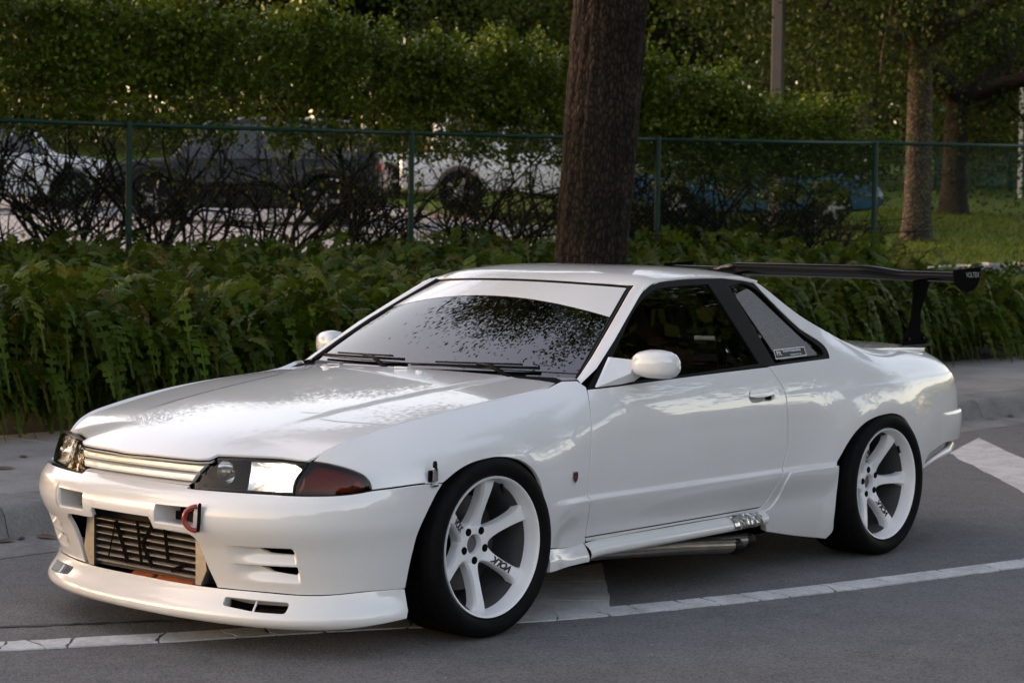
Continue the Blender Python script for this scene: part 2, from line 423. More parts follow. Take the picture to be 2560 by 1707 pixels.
# panel outlines in the parameters of the body surfaces
OUT = {
 'fender': [(-0.6612,0.6488,'c'),(-0.6489,0.6602),(-0.6101,0.6863),(-0.5426,0.7132),(-0.4352,0.7384),(-0.2993,0.762),(-0.1572,0.7824),(0.032,0.8036),(0.2461,0.8219),(0.3902,0.8349),(0.455,0.8435),(0.4982,0.8555),(0.5296,0.8643,'c'),(0.5918,0.8642,'c'),(0.6152,0.8395,'c'),(0.5963,0.7793),(0.5848,0.7408),(0.5596,0.6168),(0.5434,0.4357),(0.5464,0.4061),(0.5715,0.3345),(0.5828,0.2839,'c'),(0.589,0.2603,'c'),(0.4701,0.2579),(0.3329,0.2742,'c'),(0.307,0.3349),(0.284,0.3855),(0.2665,0.4353),(0.2506,0.4894),(0.23,0.5338),(0.2009,0.5693),(0.1525,0.6011),(0.0852,0.6223),(0.0181,0.6304),(-0.0499,0.6279),(-0.1173,0.6193),(-0.1856,0.5996),(-0.2623,0.5637,'c'),(-0.338,0.5657,'c'),(-0.4597,0.5588),(-0.528,0.553,'c'),(-0.5296,0.5847),(-0.5403,0.6029),(-0.5686,0.6211),(-0.6047,0.6363),(-0.6452,0.647)],
 'door': [(0.6136,0.8324,'c'),(0.5963,0.7793),(0.5848,0.7408),(0.5596,0.6168),(0.5434,0.4357),(0.5464,0.4061),(0.5715,0.3345),(0.5828,0.2839,'c'),(1.1665,0.2859),(1.7132,0.2895,'c'),(1.7388,0.2952),(1.7646,0.3201),(1.7884,0.3791),(1.8147,0.4315),(1.8509,0.5131),(1.8575,0.5979),(1.8583,0.6829),(1.8548,0.7673),(1.8271,0.8157),(1.7876,0.8683,'c'),(1.5126,0.862),(1.1609,0.8521),(0.9119,0.8439),(0.7893,0.8396)],
 'window_outer': [(0.6158,0.8336,'c'),(0.8522,1.0031),(1.1488,1.1785,'c'),(1.2118,1.2017),(1.2888,1.2174),(1.414,1.225),(1.7046,1.2308),(1.9214,1.225),(1.9541,1.216),(1.9996,1.1642),(2.1422,1.0209),(2.2885,0.9014),(2.2813,0.8875,'c'),(1.8112,0.8738),(1.1616,0.8529),(0.7787,0.8374)],
 'quarter': [(1.7894,0.8707,'c'),(2.2802,0.8862,'c'),(2.2885,0.9014),(2.1422,1.0209),(1.9996,1.1642),(1.9541,1.216),(1.9214,1.225),(1.7046,1.2308),(1.414,1.225),(1.2888,1.2174),(1.2118,1.2017),(1.1488,1.1785,'c'),(1.1503,1.1805,'c')],
 'quarter_rear': [(3.4151,0.4449,'c'),(3.1651,0.4364),(2.9934,0.3925),(2.9497,0.3221,'c'),(2.8863,0.4017),(2.856,0.4774),(2.8148,0.544),(2.754,0.5985),(2.6747,0.6248),(2.5689,0.6276),(2.4831,0.6187),(2.4004,0.5975),(2.3375,0.5666),(2.2784,0.5218),(2.2301,0.4696),(2.197,0.432,'c'),(2.197,0.432,'c'),(1.8693,0.4281,'c'),(1.8466,0.3907),(1.8371,0.3244),(1.7905,0.2794),(1.7373,0.2709,'c'),(1.1702,0.2722),(0.5938,0.2652,'c'),(0.5834,0.2815,'c'),(1.1671,0.2834),(1.7139,0.2869,'c'),(1.7416,0.2932),(1.769,0.3181),(1.7928,0.3769),(1.8175,0.4306),(1.8539,0.5129),(1.8604,0.5977),(1.8613,0.6827),(1.8578,0.7671),(1.83,0.8156),(1.7894,0.8707,'c')],
 'flap': [(1.8669,0.4258,'c'),(2.1997,0.4292,'c'),(2.2185,0.3485),(2.2298,0.2595),(2.2406,0.19),(2.2538,0.1357),(2.2343,0.1094,'c'),(2.0333,0.1401),(1.8053,0.1816,'c'),(1.7521,0.2702,'c'),(1.7926,0.2773),(1.8399,0.3228),(1.8495,0.3885)],
 'cpillar': [(1.9604,1.221),(2.0018,1.2004),(2.0984,1.1349),(2.1984,1.0685),(2.3192,1.0195),(2.4937,0.9703),(2.6603,0.9203)],
 'fender_skirt': [(0.337,0.2714,'c'),(0.4712,0.2548),(0.5917,0.2592,'c'),(0.6192,0.2353),(0.6431,0.2125),(0.639,0.1896,'c'),(0.4789,0.1888),(0.3162,0.1959,'c')],
 'skirt_bottom': [(0.639,0.1896),(0.791,0.2003),(0.9368,0.2061),(1.1929,0.2086),(1.4632,0.211),(1.6022,0.2165),(1.7752,0.2192)],
 'bump_top': [(0.3175,0.543),(0.5006,0.5453),(0.6156,0.545),(0.6979,0.5435),(0.7772,0.5438),(0.8552,0.5458),(0.9203,0.5513),(0.9596,0.5567),(1.039,0.5613),(1.194,0.5654),(1.2828,0.5621)],
 'bump_arch': [(1.2828,0.5621,'c'),(1.2485,0.5281),(1.2094,0.4781),(1.1751,0.4232),(1.1509,0.3526),(1.1282,0.2729),(1.1154,0.2221,'c')],
 'bump_seam': [(0.3777,0.2137,'c'),(0.5712,0.215),(0.7362,0.2121),(0.8058,0.2146),(0.9503,0.2234),(1.1154,0.2221,'c')],
 'opening': [(0.3761,0.2135,'c'),(0.3604,0.2888),(0.3569,0.3473),(0.3562,0.3804),(0.3416,0.3953),(0.2976,0.4026),(0.2359,0.4046),(0.1636,0.4056,'c'),(0.1617,0.4309),(0.1545,0.442,'c'),(-0.006,0.4411)],
 'duct': [(0.1993,0.491,'c'),(0.1916,0.4298,'c'),(0.3676,0.4234,'c'),(0.3743,0.4931,'c')],
 'slot1': [(0.5766,0.3684,'c'),(0.6836,0.3648),(0.7006,0.3565),(0.7073,0.3406,'c'),(0.6102,0.3424),(0.5849,0.3494)],
 'slot2': [(0.5541,0.3048,'c'),(0.7092,0.3037,'c'),(0.7081,0.2855),(0.7034,0.2737),(0.6076,0.281),(0.575,0.2906)],
 'ledge1': [(0.4971,0.3172),(0.7054,0.3094)],
 'ledge2': [(0.4822,0.2526),(0.5169,0.2428),(0.6793,0.2487),(0.6994,0.262)],
 'lens': [(0.2924,0.5399,'c'),(0.2893,0.5642),(0.3126,0.604),(0.3473,0.6381),(0.3629,0.6492,'c'),(0.4947,0.6549),(0.6459,0.6555),(0.7319,0.6507,'c'),(0.7098,0.6224),(0.6866,0.5872),(0.6847,0.5435,'c'),(0.6003,0.5436),(0.4829,0.5434)],
 'amber': [(0.7343,0.6501,'c'),(0.7649,0.6488),(0.8285,0.6387),(0.8838,0.6237),(0.9261,0.6057),(0.9426,0.5879),(0.9531,0.5592,'c'),(0.9145,0.5524),(0.8456,0.5463),(0.7648,0.5441),(0.6867,0.5436,'c'),(0.6887,0.5872),(0.7119,0.6224)],
 'badge': [(0.4538,0.5243)],
 'latch': [(-0.2999,0.6091),(-0.3131,0.5574)],
 'handle': [(1.6689,0.7904),(1.6078,0.7433),(1.628,0.7201),(1.7733,0.728)],
 'keyhole': [(1.7633,0.7416)],
 'gq': [(1.7647,1.1996,'c'),(1.8924,1.2082),(1.9238,1.1996),(2.1213,1.0146),(2.2485,0.9045),(2.2133,0.8923,'c'),(1.8489,0.8797,'c')],
 'gd': [(0.6586,0.846,'c'),(0.8626,0.9864),(1.1572,1.1625),(1.2411,1.1895),(1.3961,1.202),(1.6301,1.2092,'c'),(1.7377,0.8824,'c'),(1.1687,0.8602)],
 'sticker': [(1.8911,0.9361),(2.1324,0.9421),(2.1237,0.9047),(1.8788,0.8981)],
 'hood_nose': [(-0.8983,-0.0274),(-0.878,-0.2387),(-0.8419,-0.3461),(-0.8154,-0.3548),(-0.8043,-0.3545),(-0.7578,-0.4462),(-0.6917,-0.5661),(-0.6611,-0.6493)],
 'hood_line': [(-0.6623,-0.6561,'c'),(-0.6455,-0.6556),(-0.6005,-0.6683),(-0.5289,-0.6834),(-0.4156,-0.6872),(-0.2775,-0.6996),(-0.1372,-0.7139),(0.0447,-0.7243),(0.2556,-0.7153),(0.4062,-0.7051),(0.4835,-0.6998),(0.5562,-0.6744),(0.6188,-0.6496,'c')],
 'hood_rear': [(0.7446,0.8916),(0.4881,0.3471),(0.4881,0.02),(0.4801,-0.0705),(0.4933,-0.3765),(0.6184,-0.6493)],
 'ws': [(-0.7149,0.001),(-0.5301,1.0051),(-0.2797,1.0266),(0.0752,1.034),(0.3989,1.0431),(0.5882,1.0338),(0.7303,-0.0117)],
 'banner': [(0.3062,0.7562),(-0.0156,0.7818),(-0.2906,0.7634),(-0.6051,0.6088)],
}
# ================================================================ the car: panels cut from smooth body surfaces
def fd_normal(Sf, u, v, e=6e-4):
    du = Sf(u+e, v)-Sf(u-e, v); dv = Sf(u, v+e)-Sf(u, v-e)
    n = np.cross(du, dv); n /= np.linalg.norm(n, axis=-1)[..., None]+1e-12
    P = Sf(u, v)
    c = np.stack([np.clip(P[..., 0], -.15, 3.0), 0*P[..., 0], np.full(P.shape[:-1], .45)], -1)
    s = np.sign(np.sum(n*(P-c), -1)); s[s == 0] = 1
    return n*s[..., None]
def smooth_loop(pts, step=.012, closed=True):
    P = [np.array(p[:2], float) for p in pts]; cn = [len(p) > 2 for p in pts]; n = len(P)
    out = []
    rg = range(n) if closed else range(n-1)
    for i in rg:
        a, b = P[i], P[(i+1) % n]
        pa = P[i-1] if (closed or i > 0) else a; nb = P[(i+2) % n] if (closed or i < n-2) else b
        L = np.linalg.norm(b-a)
        def tan(p0, p1, p2):
            d0 = np.linalg.norm(p1-p0)+1e-9; d1 = np.linalg.norm(p2-p1)+1e-9
            return ((p1-p0)/d0*d1 + (p2-p1)/d1*d0)/(d0+d1)
        ta = (b-a)/max(L, 1e-9) if (cn[i] or (not closed and i == 0)) else tan(pa, a, b)
        tb = (b-a)/max(L, 1e-9) if (cn[(i+1) % n] or (not closed and i == n-2)) else tan(a, b, nb)
        m = max(1, int(math.ceil(L/step)))
        for k in range(m):
            t = k/m
            out.append((2*t**3-3*t**2+1)*a + (t**3-2*t**2+t)*L*ta + (-2*t**3+3*t**2)*b + (t**3-t**2)*L*tb)
    if not closed: out.append(P[-1])
    return np.array(out)
def roundpoly(pts, r, k=5):
    P = [np.array(p[:2], float) for p in pts]; n = len(P); out = []
    for i in range(n):
        a, b, c = P[i-1], P[i], P[(i+1) % n]
        rr = pts[i][2] if len(pts[i]) > 2 else r
        d1 = (a-b)/np.linalg.norm(a-b); d2 = (c-b)/np.linalg.norm(c-b)
        q = min(rr, .45*np.linalg.norm(a-b), .45*np.linalg.norm(c-b))
        p0, p1 = b+d1*q, b+d2*q
        for t in np.linspace(0, 1, k): out.append((1-t)**2*p0+2*t*(1-t)*b+t*t*p1)
    return [(float(p[0]), float(p[1]), 'c') for p in out]
def area2(L): return .5*np.sum(L[:, 0]*np.roll(L[:, 1], -1)-np.roll(L[:, 0], -1)*L[:, 1])
def inset(L, d):
    if d == 0: return L
    s = 1 if area2(L) > 0 else -1
    a = np.roll(L, 1, 0); b = np.roll(L, -1, 0)
    e1 = L-a; e2 = b-L
    e1 /= np.linalg.norm(e1, axis=1)[:, None]+1e-12; e2 /= np.linalg.norm(e2, axis=1)[:, None]+1e-12
    n1 = np.stack([-e1[:, 1], e1[:, 0]], 1); n2 = np.stack([-e2[:, 1], e2[:, 0]], 1)
    n = n1+n2; l = np.linalg.norm(n, axis=1)[:, None]; n = n/np.maximum(l, .3)
    k = 1/np.maximum(np.sum(n*n1, 1), .5)
    return L + s*d*n*k[:, None]
def in_poly(Q, L):
    x, y = Q[:, 0], Q[:, 1]; r = np.zeros(len(Q), bool)
    a, b = L, np.roll(L, -1, 0)
    for (x0, y0), (x1, y1) in zip(a, b):
        c = (y0 > y) != (y1 > y)
        if c.any():
            xi = (x1-x0)*(y-y0)/((y1-y0) if y1 != y0 else 1e-12)+x0
            r ^= c & (x < xi)
    return r
def near_poly(Q, L):
    d = np.full(len(Q), 9.)
    for i in range(0, len(L), 64):
        d = np.minimum(d, np.min(np.hypot(Q[:, None, 0]-L[None, i:i+64, 0], Q[:, None, 1]-L[None, i:i+64, 1]), 1))
    return d
def panel(name, Sf, outer, mat, parent, holes=(), step=.022, bstep=.012, gap=.0035, th=.016, side=1, off=0., us=None, vs=None, rnd=.0016, smooth=True, hole_th=None):
    """cut a panel out of the surface Sf(u,v): outer loop and holes in (u,v); rounded, turned-in edges; side=-1 mirrors it"""
    OL = inset(smooth_loop(outer, bstep) if smooth else np.array(outer, float), gap)
    HL = [smooth_loop(h, bstep*.6) for h in holes]
    u0, v0 = OL.min(0); u1, v1 = OL.max(0)
    U = np.arange(u0+step/2, u1, step); V = np.arange(v0+step/2, v1, step)
    if us is not None: U = np.unique(np.concatenate([U, us]))
    if vs is not None: V = np.unique(np.concatenate([V, vs]))
    G = np.stack(np.meshgrid(U, V, indexing='ij'), -1).reshape(-1, 2); G = G+np.random.default_rng(1).uniform(-2e-4, 2e-4, G.shape)
    keep = in_poly(G, OL) & (near_poly(G, OL) > bstep*.45)
    for h in HL: keep &= ~in_poly(G, h) & (near_poly(G, h) > bstep*.3)
    G = G[keep]
    pts = [OL]+HL; edges = []; n = 0
    for L in pts:
        edges += [(n+i, n+(i+1) % len(L)) for i in range(len(L))]; n += len(L)
    allp = np.concatenate(pts+[G])
    r = delaunay_2d_cdt([Vector(p) for p in allp], edges, [], 0, 1e-7)
    vv = np.array([list(v) for v in r[0]]); tris = np.array([f for f in r[2] if len(f) == 3])
    cen = vv[tris].mean(1); ok = in_poly(cen, OL)
    for h in HL: ok &= ~in_poly(cen, h)
    tris = tris[ok]
    So = (lambda u, v: Sf(u, v)) if off == 0 else (lambda u, v: Sf(u, v)+off*fd_normal(Sf, u, v))
    P = So(vv[:, 0], vv[:, 1]); N = fd_normal(Sf, vv[:, 0], vv[:, 1])
    g = np.cross(P[tris[:, 1]]-P[tris[:, 0]], P[tris[:, 2]]-P[tris[:, 0]])
    fl = np.sum(g*N[tris].mean(1), 1) < 0
    tris[fl] = tris[fl][:, ::-1]
    Vs = [P]; Ns = [N]; quads = []; n = len(P)
    for li, L in enumerate(pts):
        t = th if li == 0 or hole_th is None else hole_th
        p = So(L[:, 0], L[:, 1]); nn = fd_normal(Sf, L[:, 0], L[:, 1])
        tg = np.roll(p, -1, 0)-np.roll(p, 1, 0); tg /= np.linalg.norm(tg, axis=1)[:, None]+1e-12
        o = np.cross(tg, nn); o /= np.linalg.norm(o, axis=1)[:, None]+1e-12
        # o must point away from the panel
        s = 1 if area2(L) > 0 else -1
        q = So(*(inset(L, .002 if li == 0 else -.002).T)); sg = np.sign(np.sum((p-q)*o, 1)); sg[sg == 0] = 1
        o = o*sg[:, None]
        rings = [(p, nn), (p+rnd*(.55*o-.12*nn), nn*.75+o*.66), (p+rnd*(o-.9*nn), o*.95+nn*.3), (p+rnd*o-t*nn, o)]
        m = len(L)
        for k, (a, b) in enumerate(rings):
            Vs.append(a); Ns.append(b/np.linalg.norm(b, axis=1)[:, None])
        for k in range(3):
            i = np.arange(m); j = (i+1) % m
            quads.append(np.stack([n+k*m+i, n+k*m+j, n+(k+1)*m+j, n+(k+1)*m+i], 1))
        n += 4*m
    Vall = np.concatenate(Vs); Nall = np.concatenate(Ns); Q = np.concatenate(quads)
    g = np.cross(Vall[Q[:, 1]]-Vall[Q[:, 0]], Vall[Q[:, 3]]-Vall[Q[:, 0]])
    fl = np.sum(g*Nall[Q].mean(1), 1) < 0
    Q[fl] = Q[fl][:, ::-1]
    if side < 0:
        Vall = Vall*np.array([1, -1, 1]); Nall = Nall*np.array([1, -1, 1]); tris = tris[:, ::-1]; Q = Q[:, ::-1]
    me = np_mesh(name, Vall, [tris, Q], True, Nall)
    return obj(name, me, mat, parent)
def mir(pts): return [(p[0], -p[1])+tuple(p[2:]) for p in pts]
def ruled(name, A, B, mat, parent, bulge=0., n=10, side=1, smooth=True):
    A = np.asarray(A, float); B = np.asarray(B, float)
    t = np.linspace(0, 1, n)[:, None, None]
    P = A[None]*(1-t)+B[None]*t
    if bulge:
        d1 = np.gradient(P, axis=0); d2 = np.gradient(P, axis=1); nn = np.cross(d1, d2); nn /= np.linalg.norm(nn, axis=-1)[..., None]+1e-12
        c = np.array([1.2, 0, .6]); sg = np.sign(np.sum(nn*(P-c), -1))[..., None]
        P = P+nn*sg*bulge*4*t*(1-t)
    if side < 0: P = P*np.array([1, -1, 1])
    b = MB().grid(P); return b.build(name, mat, parent, smooth)

CAR = empty('sports_car', (1.3, 0, 0))
tag(CAR, 'white two-door sports coupe with black rear wing parked in front of the fern bank', 'car')
CARM = Matrix.Translation((-1.3, 0, 0))
class _P: pass
_before = set(bpy.data.objects)
K = None   # parts are parented to CAR at the end of the section (coordinates below have the front axle at x = 0)
paint = MAT['paint']
top = []     # parts
def part(o, *subs):
    top.append(o)
    for s in subs: s.parent = o
    return o

# ---- front bumper with ducts, vents and opening
def scoop(u, z):
    au = np.abs(u)
    d = .022*sst(au, .455, .58)*(1-sst(au, .702, .712))*(sst(z, .311, .3405)*(1-sst(z, .3675, .3715)))
    d = d + .022*sst(au, .445, .57)*(1-sst(au, .702, .713))*(sst(z, .246, .2805)*(1-sst(z, .3035, .3075)))
    # moulded frames round the square ducts and the step above the main opening
    for c, hw, zc, hz in ((.283, .100, .4585, .043),):
        q = np.maximum(np.abs(au-c)/hw, np.abs(z-zc)/hz)
        d = d - .004*(1-sst(q, 1.02, 1.10))
    d = d + .006*(1-sst(au, .165, .175))*(1-sst(z, .452, .456))
    return d
_nb = {}
def S_bumper(u, z):
    P = S_bump(u, z); n = fd_normal(S_bump, np.asarray(u, float), np.asarray(z, float), 2e-3)
    return P - n*scoop(np.asarray(u, float), np.asarray(z, float))[..., None]
bt = OUT['bump_top']; ba = OUT['bump_arch']; bs = OUT['bump_seam']
right = [(.2875, .5445, 'c')]+[(u+.0, z) for u, z in bt[1:-1]]+[(*bt[-1], 'c')]+[tuple(p[:2]) for p in ba[1:-1]]+[(*ba[-1][:2], 'c')]
right += [tuple(p[:2]) for p in bs[1:-1]][::-1]+[(*bs[0][:2], 'c')]
op = OUT['opening']
right += [(op[0][0]-.001, op[0][1]+.001, 'c')]+[tuple(p[:2]) if len(p) == 2 else (*p[:2], 'c') for p in op[1:-1]]
topc = [(.2875, .5445, 'c'), (.284, .5535, 'c'), (0.15, .5545), (0., .555)]
outer = [(0., .4415)]+[tuple([a[0], a[1]]+list(a[2:])) for a in right[::-1]]
outer = outer[:-1]+[(.2875, .5445, 'c'), (.284, .5535, 'c'), (.15, .5545), (0., .555)]
left = [(-p[0], p[1])+tuple(p[2:]) for p in outer[1:-1]][::-1]
duct = roundpoly([(.1965, .4905), (.3745, .4925), (.3675, .4240), (.1915, .4290)], .007)
sl1 = roundpoly([(.578, .3625), (.693, .3605), (.7035, .352), (.7035, .3375), (.612, .3385), (.586, .347)], .007); sl2 = roundpoly([(.556, .2990), (.703, .2985), (.7045, .283), (.700, .2705), (.608, .2765), (.574, .287)], .007)
mh = lambda L: [(-p[0], p[1])+tuple(p[2:]) for p in L]
fb = panel('front_bumper', S_bumper, outer+left, paint, None, holes=[duct, mh(duct), sl1, mh(sl1), sl2, mh(sl2)], step=.017, bstep=.010, gap=.0012,
           us=np.concatenate([np.arange(.44, .725, .006), -np.arange(.44, .725, .006), np.arange(.17, .40, .012)]), vs=np.arange(.235, .385, .0035), hole_th=.012)
part(fb)
# square ducts behind the bumper, white tunnels ending in a dark mouth
for sgn in (1, -1):
    b = MB(); pts = smooth_loop(duct, .02)
    rings = []
    for k, (dep, sc) in enumerate(((.008, 1.0), (.05, .93), (.10, .86))):
        c = pts.mean(0); q = c+(pts-c)*sc
        P = S_bump(sgn*q[:, 0], q[:, 1]); P = P+np.array([dep, 0, 0]); rings.append(P)
    b.grid(np.concatenate([np.stack(rings), np.stack(rings)[:, :1]], 1))
    dt = b.build('brake_duct', paint, None, True, 40); part(dt)
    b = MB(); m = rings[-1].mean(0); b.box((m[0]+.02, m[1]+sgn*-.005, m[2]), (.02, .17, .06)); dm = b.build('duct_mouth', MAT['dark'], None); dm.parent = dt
    b = MB()
    for k in range(3): b.box((m[0]-.002, m[1], m[2]-.018+.017*k), (.012, .14, .006))
    sv = b.build('duct_slat', MAT['alloy'], None); sv.parent = dt
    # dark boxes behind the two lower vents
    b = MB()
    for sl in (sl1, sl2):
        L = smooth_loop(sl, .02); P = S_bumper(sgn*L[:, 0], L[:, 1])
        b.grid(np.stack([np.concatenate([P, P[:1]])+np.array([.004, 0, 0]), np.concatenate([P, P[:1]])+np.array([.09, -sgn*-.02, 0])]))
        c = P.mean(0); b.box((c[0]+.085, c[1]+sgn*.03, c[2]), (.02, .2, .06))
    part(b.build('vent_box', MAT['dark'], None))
# ---- front lip
LA = spl([.085, .10, .112, .13, .155, .18, .205, .224], [.545, .575, .592, .600, .590, .568, .550, .543])
LB = spl([.085, .10, .112, .13, .155, .18, .205, .224], [.845, .862, .872, .877, .872, .862, .856, .853])
def S_lip(u, z): return S_plan(u, z, LA(np.asarray(z, float)), LB(np.asarray(z, float)))
seam_z = spl([0, .2, .3777, .5712, .7362, .8058, .9503, 1.1154], [.2135, .2125, .2125, .2135, .2105, .2125, .2215, .2205])
uu = np.linspace(0, 1.112, 60)
botz = spl([0, .5, .75, .85, 1.0, 1.112], [.104, .103, .101, .104, .117, .127])
tp = [(u, float(seam_z(u))-.0015) for u in uu]; bo = [(u, float(botz(u))) for u in uu]
oute = [(-u, z) for u, z in tp[::-1]][:-1]+tp+[(1.119, .15)]+bo[::-1]+[(-u, z) for u, z in bo[1:]]+[(-1.119, .15)]
slot = roundpoly([(.423, .1925), (.677, .1895), (.672, .1525), (.56, .1540), (.428, .1650)], .016)
flip = panel('front_lip', S_lip, oute, paint, None, holes=[slot, mh(slot)], step=.014, bstep=.010, gap=0, th=.03, smooth=False, hole_th=.008)
part(flip)
for sgn in (1, -1):
    L = smooth_loop(slot, .015); P = S_lip(sgn*L[:, 0], L[:, 1]); P = np.concatenate([P, P[:1]])
    nrm = fd_normal(S_lip, sgn*np.concatenate([L[:, 0], L[:1, 0]]), np.concatenate([L[:, 1], L[:1, 1]]))
    b = MB(); b.grid(np.stack([P-nrm*.004, P-nrm*.05+np.array([0, 0, .004])])); sp = b.build('slot_tunnel', paint, None, True); sp.parent = flip
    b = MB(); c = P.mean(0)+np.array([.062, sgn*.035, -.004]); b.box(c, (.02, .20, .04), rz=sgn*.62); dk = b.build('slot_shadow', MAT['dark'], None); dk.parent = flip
    b = MB(); u0 = .548*sgn; zz = np.linspace(.157, .192, 5); q = S_lip(np.full(5, u0), zz); nn = fd_normal(S_lip, np.full(5, u0), zz)
    b.tube(q-nn*.012, .004, 6); pl = b.build('slot_pillar', paint, None, True); pl.parent = flip
# ---- hood
hn = OUT['hood_nose']; hlL = OUT['hood_line']
near = [(-.905, 0.), (-.898, -.10), (-.878, -.2387), (-.846, -.335), (-.836, -.350, 'c'), (-.806, -.3575, 'c'), (-.758, -.4462), (-.7, -.553), (-.6665, -.6435, 'c')]
near += [(x, y) for x, y, *c in hlL[2:-1]]+[(.580, -.672, 'c'), (.545, -.55), (.502, -.3807), (.478, -.12), (.474, 0.)]
farh = [(p[0], -p[1])+tuple(p[2:]) for p in near[1:-1]][::-1]
hood = panel('hood', S_hood, near+farh, paint, None, step=.02, gap=.0042, th=.022, us=np.arange(-.90, -.80, .008), rnd=.0025)
part(hood)
# hood pins and washer jets
for x, y in ((.36, .36), (.40, -.12), (.36, -.0)):
    if y == 0: continue
    q = S_hood(np.array(x), np.array(y)); b = MB(); b.lathe([(.0, .008), (.010, .0075), (.014, .004), (.015, -.002)], 16, 'z', q); h = b.build('hood_pin', paint, None, True); h.parent = hood
# ---- grille slats between the headlamps
def slat_end(z): return np.interp(z, [.54, .564, .580, .604, .625, .638, .649], [.2905, .2880, .2965, .3115, .334, .3465, .362])
def slat(name, A_front, z0, z1, back, hw):
    b = MB(); rows = []
    for dz, da in ((z1, -back), (z1-.002, -back*.35), (z1-.006, -.004), (z0+.008, 0), (z0+.002, -.001), (z0, -.005), (z0+.002, -back)):
        uu = np.linspace(-1, 1, 41)*(slat_end(dz)+.0035)
        rows.append(S_plan(uu, np.full(41, dz), np.full(41, A_front+da), np.full(41, .874)))
    P_ = np.stack(rows); b.grid(P_); n_ = len(rows)
    for e_ in (0, -1): b.add(P_[:, e_], [tuple(range(n_))])
    return b.build(name, paint, None, True, 50)
part(slat('grille_slat', .566, .597, .625, .055, .317)); part(slat('grille_slat', .578, .567, .595, .055, .301))
b = MB(); uu = np.linspace(-.33, .33, 31)
b.grid(np.stack([S_plan(uu, np.full(31, z), np.full(31, .49), np.full(31, .80)) for z in (.53, .645)])); part(b.build('grille_backing', MAT['dark'], None))
# bumper shelf that runs back under the grille
b = MB(); b.grid(np.stack([S_plan(uu*.86, np.full(31, z), np.full(31, a), np.full(31, .874)) for z, a in ((.5545, .583), (.560, .568), (.563, .545), (.563, .50))])); part(b.build('grille_shelf', paint, None, True))
